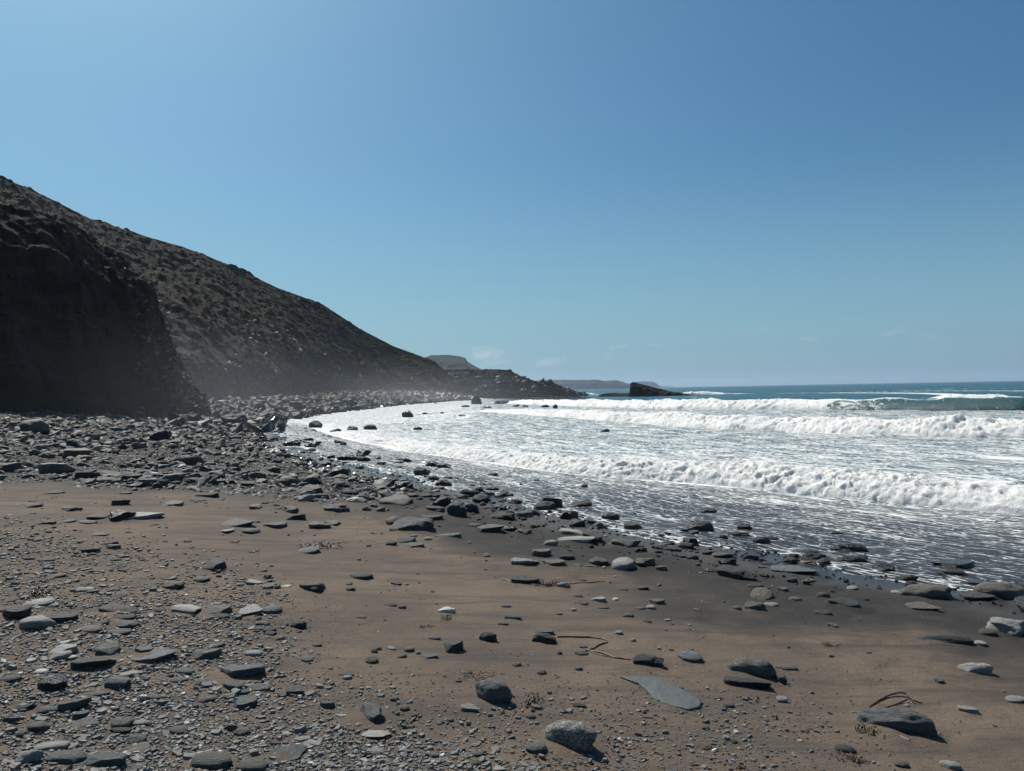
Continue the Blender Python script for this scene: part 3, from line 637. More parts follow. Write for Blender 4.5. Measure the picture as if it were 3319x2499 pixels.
# z, cx, cy, w, h, shape, material, lean (deg, image-plane yaw on the ground), label
HERO = [
 (8,1460,1115,385,165,'round','grey',-25,'smooth dark elongated stone with a kelp stalk lying against its end'),
 (8,585,785,280,120,'round','line',-20,'pale deeply lined stone resting on a darker flat stone'),
 (8,580,868,290,80,'slab','dark',-14,'dark flat stone lying under a pale deeply lined stone'),
 (8,1932,782,175,65,'round','pale',-10,'pale sausage-shaped stone alone on smooth sand'),
 (8,1745,608,290,70,'round','dark',-8,'long low dark stone half buried in wet sand'),
 (8,212,705,160,70,'disc','grey',-25,'smooth grey teardrop stone on sand behind the lined stone'),
 (7,2020,800,200,95,'lump','dark',-18,'dark two-lobed stone with a kelp strand ending at it'),
 (8,1870,1028,120,45,'slab','pale',-8,'small cream blocky stone behind the elongated dark stone'),
 (8,2172,965,110,42,'disc','pale',0,'low cream stone partly sunk in drifted sand'),
 (8,795,770,120,34,'disc','grey',-12,'thin grey slate lying just seaward of the lined stone'),
 (8,2130,540,190,105,'lump','pale',-10,'grey lumpy boulder at the edge of the wet sand'),
 (8,1640,335,270,95,'round','brown',-18,'broad brown rounded boulder beside the swash'),
 (8,2080,330,250,100,'round','brown',-18,'mossy brown boulder with foam at its foot'),
 (8,1150,388,230,72,'lump','dark',-16,'dark wedge boulder with a flat slab against it'),
 (8,605,402,120,56,'lump','brown',-8,'small brown angular rock on damp sand'),
 (8,1385,180,130,62,'lump','wet',-10,'wet black boulder with a pale worn flank'),
 (8,1175,62,205,62,'round','wet',-4,'large glossy black boulder with foam streaming behind it'),
 (8,1200,130,170,50,'round','wet',-6,None),(8,820,135,90,45,'round','wet',0,None),
 (8,918,142,105,34,'lump','tan',-6,'orange-tan rock among black wet boulders'),
 (8,860,192,270,60,'slab','grey',-10,'long layered slate ledge flat on the damp sand'),
 (8,1615,410,170,50,'slab','brown',-16,None),(8,1015,337,75,36,'round','grey',0,None),(8,845,355,70,25,'disc','grey',0,None),
 (8,1015,440,95,30,'disc','grey',-6,None),(8,1075,518,80,34,'lump','brown',-6,None),(8,915,262,52,30,'slab','brown',0,None),
 (8,775,302,62,26,'slab','brown',0,None),(8,610,278,100,30,'disc','dark',8,None),(8,500,408,50,26,'disc','grey',0,None),
 (8,700,388,85,24,'disc','pale',0,None),(8,585,110,100,38,'round','dark',-6,None),(8,240,110,60,30,'round','dark',0,None),
 (8,1775,1355,100,52,'disc','pale',-10,'pale oval cobble half sunk in open sand'),(8,1485,1345,75,40,'disc','grey',-4,None),
 (8,1150,1258,110,50,'disc','dark',-14,None),(8,1455,1192,130,40,'slab','pale',-18,'pale thin slate at the foot of the elongated dark stone'),
 (8,310,1130,45,28,'disc','grey',0,None),(8,480,1215,40,25,'disc','grey',0,None),(8,770,955,65,34,'disc','pale',-10,None),
 (8,450,990,65,30,'disc','grey',-10,None),(8,770,835,60,42,'slab','grey',0,None),(8,380,948,50,20,'disc','grey',0,None),(8,1470,320,80,28,'disc','pale',0,None),
 (8,1950,345,170,50,'slab','dark',-12,None),(8,1625,285,100,40,'lump','dark',-18,None),(8,2000,565,80,40,'disc','brown',-8,None),(8,1955,620,60,25,'disc','pale',0,None),
 (7,1000,1020,262,175,'round','grey',-28,'large smooth grey stone casting a dark shadow on gritty sand'),
 (7,225,1150,312,130,'lump','grey',-32,'grey wedge-shaped stone with a pale slab lying before it'),
 (7,250,1270,195,74,'flat','pale',-14,'pale flat slab in front of the grey wedge-shaped stone'),
 (7,1515,1305,385,200,'round','vein',-36,'rough pale boulder crossed by white quartz veins'),
 (7,1285,1372,138,70,'disc','grey',-6,'smooth flat stone beside the quartz-veined boulder'),
 (7,970,650,122,72,'round','dark',-16,'dark rounded cobble ringed by small chips'),
 (7,740,705,132,86,'slab','grey',-8,'squat grey block at the end of a line of pebbles'),
 (7,1340,657,172,76,'round','dark',-14,'dark oblong stone with a slab leaning on its back'),
 (7,1325,612,145,40,'slab','grey',-12,'grey slab leaning behind a dark oblong stone'),
 (7,135,240,152,50,'disc','dark',-6,'smooth dark flat stone alone on brown sand'),
 (7,1215,270,190,58,'slab','dark',-14,'dark slab draped with a brown kelp strand'),
 (7,1458,305,96,40,'round','pale',0,'pale oval stone with kelp fronds piled against it'),
 (7,1130,508,112,42,'slab','grey',-8,None),(7,1065,548,75,25,'disc','grey',-6,None),
 (7,1210,150,192,62,'lump','pale',-10,'low pale mound of rock half buried in sand'),
 (7,1395,160,160,50,'slab','brown',-6,'layered brown rock beside a low pale mound'),
 (7,1860,32,222,72,'lump','boulder',-10,None),(7,1705,147,152,66,'lump','boulder',-6,None),(7,1985,152,165,76,'lump','brown',-6,None),(7,2090,192,92,40,'slab','brown',-4,None),
 (7,700,466,112,46,'lump','white',-18,'white crumbly stone half buried in sand'),
 (7,580,768,118,28,'flat','grey',0,None),(7,455,722,66,36,'disc','grey',-8,None),(7,255,712,42,26,'disc','grey',0,None),(7,228,733,42,30,'disc','grey',0,None),(7,515,745,32,30,'disc','pale',0,None),(7,340,712,62,26,'disc','grey',0,None),
 (7,855,1112,128,50,'slab','grey',-12,None),(7,620,648,82,26,'disc','grey',-8,None),(7,360,1045,62,36,'disc','grey',-8,None),(7,425,1100,60,34,'disc','grey',0,None),(7,370,1140,70,44,'lump','grey',0,None),
 (7,495,1150,52,26,'disc','grey',0,None),(7,660,1190,52,26,'disc','grey',0,None),(7,720,1180,52,26,'disc','grey',0,None),(7,1320,870,66,38,'disc','grey',-10,None),(7,1155,818,60,32,'disc','grey',0,None),
 (7,1560,840,52,30,'disc','grey',0,None),(7,1560,1095,92,30,'slab','dark',-10,None),(7,1245,1165,62,30,'disc','dark',0,None),(7,900,1400,86,48,'disc','grey',-6,None),(7,895,1468,72,42,'disc','grey',-6,None),(7,890,1345,52,28,'disc','pale',0,None),
 (7,620,1408,56,32,'disc','grey',0,None),(7,765,1475,60,26,'disc','grey',0,None),(7,50,880,92,26,'disc','grey',0,None),(7,50,905,62,30,'disc','grey',0,None),(7,1680,395,112,36,'slab','pale',-8,None),(7,1575,418,96,32,'disc','grey',-8,None),
 (7,1550,372,76,22,'disc','dark',-6,None),(7,1985,318,82,32,'slab','dark',0,None),(7,2072,408,102,42,'slab','brown',-6,None),(7,1855,326,56,18,'disc','dark',0,None),(7,1820,612,56,30,'disc','pale',-8,None),(7,1915,658,36,24,'disc','pale',0,None),
 (7,1880,498,76,28,'disc','grey',-6,None),(7,2005,536,60,20,'disc','dark',-6,None),(7,1720,445,76,20,'disc','grey',-6,None),(7,1960,448,70,22,'disc','grey',0,None),(7,2030,445,62,32,'disc','pale',0,None),
 (7,1435,740,36,26,'disc','grey',0,None),(7,360,292,92,26,'slab','dark',-10,None),(7,75,325,60,30,'lump','dark',0,None),(7,330,430,86,22,'disc','dark',-4,None),(7,410,440,50,28,'disc','grey',0,None),(7,140,510,66,24,'disc','grey',-8,None),
 (7,1370,1000,32,24,'disc','grey',0,None),(7,2140,525,42,16,'disc','pale',0,None),(7,1800,392,40,20,'disc','white',0,None),(7,1525,460,40,22,'disc','pale',0,None),(7,1435,488,40,18,'disc','grey',0,None),(7,1800,238,36,14,'disc','pale',0,None),(7,1555,166,60,20,'disc','grey',0,None),(7,1650,178,70,14,'disc','grey',0,None),
 (6,612,610,238,84,'slab','dark',-4,'thick dark slate block among the pale chips'),
 (6,1555,672,292,92,'slab','grey',-4,'long thick grey slate block where the chips thin out'),
 (6,1005,555,242,82,'flat','grey',-4,'broad thin grey slate with a paler band across it'),
 (6,715,530,152,72,'slab','grey',4,None),(6,1340,550,162,76,'slab','line',-6,'rough layered pale slate beside a small dark flat one'),
 (6,2008,108,198,68,'slab','dark',-4,'thick black slab standing proud on open sand'),
 (6,228,350,168,84,'disc','pale',-6,'round pale domed stone on the bank of chips'),
 (6,382,322,152,56,'slab','dark',-4,None),(6,255,215,142,46,'disc','pale',-6,None),(6,75,290,152,76,'slab','dark',-6,None),(6,1215,265,182,66,'slab','boulder',-14,None),
 (6,1435,270,212,70,'slab','boulder',-8,None),(6,1435,302,106,34,'disc','dark',-4,None),(6,1640,268,152,60,'slab','pale',6,None),(6,1768,265,122,56,'disc','grey',0,None),(6,1945,362,106,52,'round','dark',-6,None),
 (6,1125,105,122,52,'disc','boulder',-4,None),(6,430,525,184,72,'slab','pale',-14,None),(6,390,562,110,56,'disc','pale',0,None),(6,460,575,76,28,'disc','white',0,None),(6,415,484,62,30,'slab','white',0,'bright white flat chip on the grey slate bank'),
 (6,320,757,172,98,'lump','wet',0,'black hollow lump on the slate bank'),
 (6,765,746,142,82,'slab','grey',-4,None),(6,2120,880,116,58,'slab','grey',-10,None),(6,1880,1185,228,106,'flat','grey',-12,'smooth broad grey stone with a crumbled corner'),
 (6,1380,1258,262,112,'disc','boulder',-10,'big smooth rounded slate sunk in grit beside another'),
 (6,1640,1285,212,84,'disc','boulder',-4,'big smooth slate dome at the lower edge of the grit'),
 (6,915,1170,142,62,'flat','grey',-14,None),(6,172,1235,142,96,'lump','pale',0,'knobbly cream-coloured rock on the chips'),(6,420,1232,212,82,'disc','grey',10,None),(6,660,1262,244,82,'slab','grey',-4,None),
 (6,780,1005,132,72,'disc','boulder',-6,None),(6,780,1050,130,34,'slab','grey',0,None),(6,1155,1047,116,56,'disc','grey',-6,None),(6,1580,1058,92,52,'disc','grey',-4,None),(6,1495,1030,112,60,'lump','grey',-14,None),
 (6,245,1030,112,66,'disc','boulder',0,None),(6,555,997,146,46,'flat','grey',4,None),(6,1650,548,112,46,'disc','pale',-10,None),(6,1995,588,86,36,'disc','grey',-10,None),(6,1340,842,102,42,'disc','grey',0,None),
 (6,1500,757,162,52,'slab','grey',-4,None),(6,1668,780,152,46,'flat','grey',-4,None),(6,1165,722,102,36,'disc','grey',4,None),(6,1200,660,122,42,'disc','grey',-6,None),(6,770,405,132,42,'disc','grey',0,None),(6,825,355,126,54,'disc','boulder',-10,None),
 (6,265,662,72,32,'disc','white',0,None),(6,940,842,52,40,'slab','white',0,None),(6,1930,795,122,62,'slab','line',-10,None),(6,575,387,152,42,'disc','grey',-8,None),(6,750,260,190,44,'slab','dark',-2,None),(6,800,310,142,36,'disc','dark',-4,None),
 (6,1710,350,92,32,'disc','grey',0,None),(6,1690,382,92,26,'disc','grey',0,None),(6,1970,1110,102,42,'disc','pale',6,None),(6,480,880,170,70,'slab','grey',18,None),(6,1000,830,92,36,'disc','grey',4,None),(6,305,920,120,46,'disc','grey',-4,None),(6,60,715,120,40,'disc','boulder',-6,None),(6,920,1000,100,44,'disc','pale',-6,None),(6,885,1288,90,50,'flat','grey',0,None),
 (6,330,1155,180,60,'disc','boulder',14,None),(6,140,1075,70,46,'disc','grey',0,None),(6,160,905,90,46,'slab','dark',24,None),(6,900,1112,130,60,'slab','grey',18,None),(6,1310,735,72,32,'disc','grey',0,None),(6,640,815,140,34,'disc','grey',0,None),(6,1590,800,70,32,'disc','grey',0,None),(6,1545,562,60,28,'disc','grey',0,None),(6,1820,445,66,32,'disc','grey',-8,None),
 (5,190,292,192,78,'round','boulder',-6,'big rounded grey boulder in front of the dark bluff'),
 (5,1040,337,112,66,'lump','dark',-4,'dark pointed boulder standing up from the flat shingle'),
 (5,470,395,72,46,'round','dark',0,None),(5,775,857,172,72,'lump','wet',-2,'black block on the sand with a pale slab beside it'),
 (5,640,858,132,30,'flat','dark',0,None),(5,905,850,210,74,'flat','pale',-14,'pale broken slab beside a black block'),
 (5,1410,1180,172,72,'slab','dark',-4,'dark chunky stone with a notched left end'),
 (5,370,555,172,62,'slab','boulder',-6,None),(5,540,600,142,46,'slab','dark',-4,None),(5,700,592,142,42,'slab','dark',-4,None),(5,840,607,122,42,'slab','dark',0,None),(5,940,577,132,40,'slab','dark',0,None),(5,950,640,162,52,'slab','boulder',6,None),(5,1100,617,152,56,'slab','boulder',-6,None),(5,1015,660,72,40,'lump','dark',0,None),
 (5,690,620,120,32,'disc','boulder',0,None),(5,1270,627,92,36,'slab','dark',0,None),(5,1350,720,142,38,'slab','dark',-4,None),(5,1435,640,72,32,'slab','dark',0,None),(5,1875,640,142,62,'round','boulder',-8,None),(5,1620,652,92,36,'slab','dark',0,None),(5,790,772,102,36,'slab','dark',-10,None),
 (5,350,700,112,20,'disc','dark',0,None),(5,195,785,122,22,'disc','dark',0,None),(5,435,806,132,26,'slab','dark',0,None),(5,1110,782,122,32,'slab','boulder',0,None),(5,1280,750,92,22,'disc','dark',0,None),(5,1550,907,202,48,'slab','boulder',-4,None),(5,1775,912,162,42,'slab','boulder',-4,None),
 (5,1920,865,122,46,'slab','dark',-8,None),(5,1900,815,132,56,'lump','boulder',0,None),(5,2080,915,132,52,'lump','boulder',-4,None),(5,2010,1077,152,46,'disc','grey',-6,None),(5,1630,952,112,40,'disc','grey',-4,None),(5,1465,950,92,32,'flat','pale',-6,None),(5,1750,562,132,52,'lump','dark',0,None),
 (5,1040,522,152,62,'flat','boulder',-6,None),(5,1250,502,142,48,'slab','boulder',-4,None),(5,510,457,152,58,'slab','boulder',-4,None),(5,300,466,92,42,'round','boulder',0,None),(5,250,420,84,42,'round','boulder',0,None),(5,45,548,120,54,'slab','boulder',-6,None),(5,730,1033,72,24,'slab','dark',0,None),(5,290,902,92,24,'slab','dark',0,None),(5,560,893,102,24,'disc','grey',0,None),(5,440,890,80,22,'disc','grey',0,None),
 (5,1670,795,90,30,'slab','brown',0,None),(5,1990,740,110,50,'lump','pale',0,None),(5,2070,727,140,40,'slab','boulder',-4,None),(5,645,975,92,22,'disc','grey',0,None),(5,820,705,70,18,'disc','dark',0,None),(5,1740,1250,56,34,'lump','grey',0,None),(5,1730,1305,112,38,'flat','grey',0,None),(5,1865,1308,62,26,'flat','white',-6,'small white slate on sand beside the thick black slab'),(5,1310,1265,100,36,'disc','grey',-6,None),
 (2,870,1325,288,104,'lump','dark',-4,'large dark angular boulder alone on grey sand'),
 (2,390,985,152,78,'round','wet',-6,None),(2,555,850,96,52,'lump','wet',-14,None),(2,440,880,154,48,'lump','wet',0,None),(2,940,975,108,62,'lump','dark',0,None),(2,1085,1047,118,50,'round','wet',-4,None),(2,1075,1167,98,78,'lump','wet',-8,None),
 (2,1165,1228,134,100,'round','dark',0,'dark boulder crossed by a thin pale vein at the shingle edge'),(2,1258,1212,112,72,'round','wet',-6,None),(2,790,1162,244,66,'slab','brown',-8,None),(2,1000,1267,152,46,'slab','dark',-4,None),(2,1010,1212,162,46,'slab','dark',0,None),(2,1400,1082,98,36,'round','wet',0,None),(2,1220,1102,82,50,'lump','wet',0,None),
 (2,1550,1162,92,38,'round','wet',0,None),(2,1470,1267,172,58,'round','dark',0,None),(2,2170,1270,124,62,'round','wet',0,None),(2,2060,1400,184,90,'lump','dark',-8,None),(2,1950,1312,112,62,'lump','wet',0,None),(2,1395,1342,184,62,'slab','boulder',-6,None),(2,1605,1360,112,42,'lump','rust',0,'reddish-brown rock among grey stones at the shingle edge'),
 (2,1930,1362,184,46,'slab','boulder',0,None),(2,1955,1412,254,60,'slab','pale',-4,None),(2,850,1415,154,50,'slab','dark',-4,None),(2,875,1452,152,36,'slab','boulder',0,None),(2,740,1438,76,36,'disc','boulder',0,None),(2,1110,1390,172,22,'slab','grey',0,None),
 (2,250,667,98,48,'lump','dark',0,None),(2,375,706,72,32,'lump','dark',0,None),(2,600,682,92,36,'round','dark',0,None),(2,485,688,72,30,'round','boulder',0,None),(2,845,598,78,42,'round','wet',0,'smooth dome-topped boulder standing out in the shallows'),(2,230,787,102,38,'lump','wet',0,None),(2,90,787,112,42,'round','wet',0,None),
 (2,415,1052,122,52,'lump','dark',0,None),(2,230,1092,184,58,'slab','boulder',-8,None),(2,260,1127,124,38,'slab','grey',0,None),(2,60,1042,144,62,'round','boulder',0,None),(2,380,1207,184,66,'lump','boulder',-10,None),(2,110,1267,122,38,'slab','dark',-6,None),(2,265,1322,134,46,'lump','boulder',-4,None),(2,360,1302,154,46,'lump','boulder',0,None),(2,672,1217,56,36,'lump','brown',0,None),
 (2,650,877,62,28,'lump','wet',0,None),(2,785,885,72,18,'lump','wet',0,None),(2,780,905,84,22,'lump','wet',0,None),(2,1085,932,92,44,'lump','wet',-6,None),(2,680,1030,140,36,'lump','wet',0,None),(2,885,1122,76,32,'lump','brown',0,None),(2,1320,1020,76,26,'lump','wet',0,None),(2,570,1085,70,32,'round','wet',0,None),(2,470,1105,120,36,'round','dark',0,None),(2,180,1140,110,50,'lump','pale',0,None),
 (2,1120,1008,130,24,'slab','wet',0,None),(2,1770,1115,70,22,'round','wet',0,None),(2,530,940,60,24,'lump','wet',0,None),(2,810,1090,70,24,'lump','wet',0,None),(2,1310,1085,60,40,'lump','wet',0,None),(2,1385,1110,70,34,'lump','wet',0,None),(2,1480,1105,66,26,'lump','wet',0,None),
 (4,110,1037,168,82,'round','wet',-4,'big black rounded boulder shining at the foot of the swash'),(4,155,926,122,46,'round','wet',-6,None),(4,390,1032,102,52,'lump','wet',-6,None),(4,350,1078,144,42,'round','wet',-4,None),(4,570,1107,82,36,'round','wet',0,None),(4,40,1127,104,70,'lump','wet',0,None),
 (4,845,1222,154,46,'round','wet',0,None),(4,1770,1280,250,62,'slab','wet',-4,None),(4,1750,1337,174,46,'round','wet',-8,None),(4,1890,1397,184,46,'slab','wet',-6,None),(4,700,1220,100,40,'lump','wet',0,None),(4,1000,1070,100,22,'round','wet',0,None),(4,260,1215,150,50,'lump','brown',-6,None),(4,440,1228,110,40,'round','dark',-4,None),(4,250,1100,70,36,'round','wet',0,None),
]
kd = {'tilt': 0}
placed = []                                # (x, y, radius) of hero stones
GEN = {
 'sand':  ('slate_stone', 'stone', 'loose flat slates on the sand', 'loose flat slate stone lying on the bare brown sand'),
 'chips': ('slate_stone', 'stone', 'larger slates on the bank of chips', 'larger flat slate stone lying among the small grey chips'),
 'wet':   ('wet_boulder', 'boulder', 'wet boulders along the swash', 'dark wet boulder poking through the thin swash or wet shingle'),
 'edge':  ('shore_rock', 'rock', 'rocks along the edge of the shingle', 'grey or brown rock lying on damp sand below the shingle'),
 'pile':  ('boulder', 'boulder', 'boulders piled on the upper beach', 'grey angular boulder in the jumble piled below the cliff'),
 'surf':  ('surf_rock', 'rock', 'rocks standing in the white water', 'dark rock standing in the white water of the cove'),
}
COLW = {'grey': 'blue-grey', 'pale': 'pale grey', 'dark': 'dark grey', 'wet': 'glossy black', 'brown': 'brownish', 'vein': 'veined', 'line': 'layered', 'white': 'white', 'tan': 'tan', 'rust': 'rusty', 'boulder': 'mid-grey'}
SHW = {'round': 'rounded', 'slab': 'slabby', 'disc': 'flat oval', 'lump': 'angular'}
WHERE = {'sand': ('stone', 'lying loose on the bare brown sand'), 'chips': ('stone', 'lying among the small slate chips'), 'wet': ('boulder', 'in the wet shingle along the swash'),
         'edge': ('rock', 'on damp sand just above the wet shingle'), 'pile': ('boulder', 'in the jumble piled below the cliff'), 'surf': ('rock', 'standing in the white water of the cove')}
SZW = {'sand': (.09, .2), 'chips': (.11, .2), 'wet': (.25, .5), 'edge': (.2, .4), 'pile': (.6, 1.2), 'surf': (1.5, 4)}
def look(zk, kind, mat, w):
    a_, b_ = SZW[zk]; sz = 'small' if w < a_ else 'large' if w > b_ else 'medium-sized'
    return f'{sz} {COLW[mat]} {SHW[kind]} {WHERE[zk][0]} {WHERE[zk][1]}'
def zone(x, y, wetmat):
    d_ = float(sdist(np.array([x]), np.array([y]))[0][0])
    if wetmat or d_ > -.9: return 'wet'
    if y > 11.5 and x < -3 or y > 16: return 'pile'
    if float(gravel_mask(np.array([x]), np.array([y]))[0]) > .35: return 'chips'
    if d_ > -3.2: return 'edge'
    return 'sand'
for n_, (z, cx, cyy, w, h, shp, mat, lean, lab) in enumerate(HERO):
    px, py = zp(z, cx, cyy + .22 * h); s = ZOOM[z][2]
    wpx, hpx = w / s * 1024 / 3319, h / s * 1024 / 3319
    pos, D = hit(px, py)
    dup = False
    if lab is None:
        for (qx, qy, qr) in placed:
            if math.hypot(pos[0] - qx, (pos[1] - qy)) < .55 * max(qr, wpx / F * D / 2): dup = True
    if dup: continue
    slant = D * math.hypot(1, 0)
    wm = wpx / F * D * 1.02; hm = hpx / F * D
    th = math.atan2(EYE[2] - pos[2], D)
    ratio = {'round': .62, 'slab': .66, 'disc': .72, 'lump': .75, 'flat': .85}[shp]
    if shp == 'flat':
        thick = .10 * wm; dep = min(max((hm - .4 * thick) / math.sin(th), .35 * wm), 1.3 * wm)
    else:
        share = .85 if shp == 'round' else .70 if shp == 'lump' else .50
        dep = min(max((1 - share * .8) * hm / max(math.sin(th), .02), .42 * wm), (.72 if shp == 'round' else .92) * wm)
        thick = min(max((hm - dep * math.sin(th) * .8) / math.cos(th), .11 * wm), .60 * wm)
    if lab is None and mat in ('grey', 'boulder') and rng.random() < .33: mat = ['brown', 'pale', 'brown', 'dark', 'line'][rng.integers(5)]
    zk = zone(pos[0], pos[1], mat == 'wet')
    name, cat, grp, gl = GEN[zk]
    bury = .30 if shp in ('round', 'disc', 'lump') else .22
    if shp == 'flat': bury = .15
    full = thick / (1 - bury)
    kind = 'slab' if shp == 'flat' else shp
    mesh = None
    if wpx > 50: mesh = stone_mesh('stone', kind, 1000 + n_ * 7, 4)
    yaw = R(lean) + (0 if kind in ('round',) else rng.normal(0, .12)) + (math.pi if rng.random() < .5 else 0)
    lc = (pos[0], pos[1] + dep * .12, pos[2] + full * (.5 - bury))
    if lab is None: lab_, grp_ = look(zk, kind, mat, wm), grp
    else: lab_, grp_ = lab, None
    stone(name, kind, n_, mat, lc, (wm, dep, full), yaw, (rng.normal(0, .05), rng.normal(0, .05)), lab_, cat, grp_, mesh)
    placed.append((pos[0], pos[1], wm / 2))
def outline_slab(name, pts, th, mat, label, sub=5):
    g = np.array([hit(x * 1024 / 3319, y * 1024 / 3319)[0] for x, y in pts]); c = g.mean(0); n = len(g)
    L = np.concatenate([g, g[:1]]); seg = []
    for i in range(n):
        for k in range(sub): seg.append(L[i] + (L[i + 1] - L[i]) * k / sub)
    seg = np.array(seg); seg[:, :2] += np.stack([noise(seg * 16, 1), noise(seg * 16, 2)], -1) * .010; m = len(seg)
    zt = c[2] + th; rings = []
    for f_k, dz in ((1.0, -.05), (1.01, th * .55), (.985, th * .93), (.95, th), (.7, th * 1.06), (.4, th * 1.1), (.1, th * 1.1), (0.0, th * 1.1)):
        r_k = c + (seg - c) * np.array([f_k, f_k, 0]); r_k[:, 2] = c[2] + dz + .004 * fbm(r_k * np.array([7, 7, 0]) , 3, 5) * (f_k < 1); rings.append(r_k)
    V = np.stack(rings, 1).reshape(-1, 3) - c
    F4 = grid_faces(m, len(rings), True)
    me = mesh_from(name, V, F4[:, ::-1])
    me.materials.append(ST[mat]); o = put(name, me, label=label, cat='stone'); o.location = c; placed.append((c[0], c[1], .22))
bm_ = bpy.data.objects['beach'].data; co = np.zeros(len(bm_.vertices) * 3, np.float32); bm_.vertices.foreach_get('co', co); co = co.reshape(-1, 3)
near = np.nonzero(np.hypot(co[:, 0], co[:, 1]) < 16)[0]; cn = co[near].astype(float); dz_ = np.zeros(len(near)); sun2 = -SUN_DIR[:2] / np.linalg.norm(SUN_DIR[:2])
for (qx, qy, qr) in placed:
    if qr < .03 or math.hypot(qx, qy) > 15: continue
    ex, ey = cn[:, 0] - qx, cn[:, 1] - qy; r2 = np.hypot(ex, ey); m_ = r2 < 3.2 * qr
    if not m_.any(): continue
    r1_ = r2[m_] / qr; ang = np.arctan2(ey[m_], ex[m_]); lob = .5 + .5 * np.cos(ang - 2.2 + .4 * math.sin(qx * 9))
    dz_[m_] += qr * (.14 * np.exp(-(r1_ / 1.05) ** 2) * (.5 + lob) - .10 * np.exp(-((r1_ - 1.35) / .35) ** 2) * (1 - lob))
co[near, 2] += np.clip(dz_, -.03, .045); bm_.vertices.foreach_set('co', co.ravel()); bm_.update()
outline_slab('slate_slab', [(2010, 2200), (2075, 2199), (2125, 2207), (2180, 2226), (2230, 2253), (2272, 2284), (2266, 2299), (2235, 2306), (2190, 2296), (2150, 2281), (2113, 2262), (2090, 2240), (2068, 2221), (2040, 2209)][::-1], .013, 'slab',
             'big flat blue-grey slate slab bedded level in the sand')
# rocks out in the surf, and the last ones off the point
for n_, (x, y, w, h, lab) in enumerate([(590, 395, 75, 60, 'pointed dark rock in the surf below the point'), (765, 405, 130, 32, 'long low rock in the surf beside the pointed one'), (1040, 434, 58, 20, None), (1105, 436, 36, 28, None), (948, 457, 48, 16, None), (1190, 487, 64, 18, None),
        (1340, 484, 74, 26, None), (500, 494, 56, 12, None), (208, 580, 62, 22, None), (1430, 595, 70, 20, None), (660, 440, 70, 14, None), (515, 434, 64, 16, None), (255, 482, 36, 14, None), (915, 432, 50, 20, None), (850, 432, 60, 16, None), (365, 478, 30, 14, None), (300, 420, 90, 16, None), (470, 400, 120, 16, None)]):
    px, py = zp(3, x, y + h * .45); p2 = at_sea(px, py); D = math.hypot(*p2); wm = w / 2.011 * 1024 / 3319 / F * D; hm = h / 2.011 * 1024 / 3319 / F * D
    name, cat, grp, gl = GEN['surf']
    stone(name, 'lump', n_, 'wet' if n_ % 3 else 'dark', (p2[0], p2[1] + .3 * wm, SEA + hm * .2), (wm, wm * .7, hm * 1.4), rng.uniform(-.4, .4), (0, rng.normal(0, .1) + (.55 if n_ == 0 else 0)), lab or look('surf', 'lump', 'wet' if n_ % 3 else 'dark', wm), cat, None if lab else grp)

# ------------------------------------------------------------------ scattered individual stones
PL = np.array(placed)
def clear(x, y, r):
    return np.all(np.hypot(PL[:, 0] - x, PL[:, 1] - y) > PL[:, 2] * .8 + r * .8)
def frustum(n, r0_, r1_, amin=-37, amax=37):
    a_ = np.radians(rng.uniform(amin, amax, n)); r2 = np.sqrt(rng.uniform(r0_ ** 2, r1_ ** 2, n)); return np.sin(a_) * r2, np.cos(a_) * r2
def scatter_things(n, r0_, r1_, size, test, zk, kinds, mats, flat=(.28, .5), am=(-37, 37)):
    k = 0; name, cat, grp, gl = GEN[zk]; tries = 0
    while k < n and tries < 40:
        tries += 1
        xs, ys = frustum(400, r0_, r1_, *am); ok = test(xs, ys); zs = beach(xs, ys)
        for x, y, z in zip(xs[ok], ys[ok], zs[ok]):
            w = size[0] * (size[1] / size[0]) ** (rng.random() ** 1.8)
            if not clear(x, y, w / 2): continue
            kd_ = kinds[rng.integers(len(kinds))]; m_ = mats[rng.integers(len(mats))]
            th = w * rng.uniform(*flat); dp = w * rng.uniform(.5, .85)
            stone(name, kd_, int(rng.integers(6)), m_, (x, y, z + th * .18), (w, dp, th), rng.uniform(0, 6.28) if rng.random() < .5 else rng.normal(-.2, .4), (rng.normal(0, .09), rng.normal(0, .09)), look(zk, kd_, m_, w), cat, grp)
            k += 1
            if k >= n: break
sdw = lambda x, y: sdist(x, y)[0]
scatter_things(70, 3.2, 15, (.035, .12), lambda x, y: (gravel_mask(x, y) < .35) & (sdw(x, y) < -2.6) & (rng.random(len(x)) < .25 + 1.2 * np.clip(fbm(P3(x, y) * .7, 2, 141), 0, 1)), 'sand', ['disc', 'slab', 'disc'], ['grey', 'brown', 'dark', 'pale', 'boulder'], (.2, .4))
scatter_things(95, 3.0, 11, (.06, .19), lambda x, y: gravel_mask(x, y) > .45, 'chips', ['disc', 'slab', 'slab', 'disc'], ['grey', 'boulder', 'brown', 'dark', 'pale'], (.18, .36), (-38, 8))
scatter_things(45, 6.5, 18, (.10, .32), lambda x, y: (sdw(x, y) < -.6) & (sdw(x, y) > -2.8), 'edge', ['lump', 'slab', 'disc', 'round'], ['boulder', 'brown', 'dark', 'grey', 'pale'], (.25, .5))
scatter_things(110, 7, 50, (.14, .5), lambda x, y: (sdw(x, y) < 3.0 - .02 * y) & (sdw(x, y) > -1.2) & ((y > 15) | (sdw(x, y) < .9)), 'wet', ['lump', 'round', 'slab', 'round'], ['wet', 'wet', 'wet', 'dark'], (.35, .6))
scatter_things(75, 7, 17, (.10, .42), lambda x, y: (sdw(x, y) < .5) & (sdw(x, y) > -1.5) & (x < 3.4) & (fbm(P3(x, y) * .8, 2, 142) > .02), 'wet', ['lump', 'round', 'slab', 'lump'], ['wet', 'dark', 'wet', 'dark'], (.3, .6))
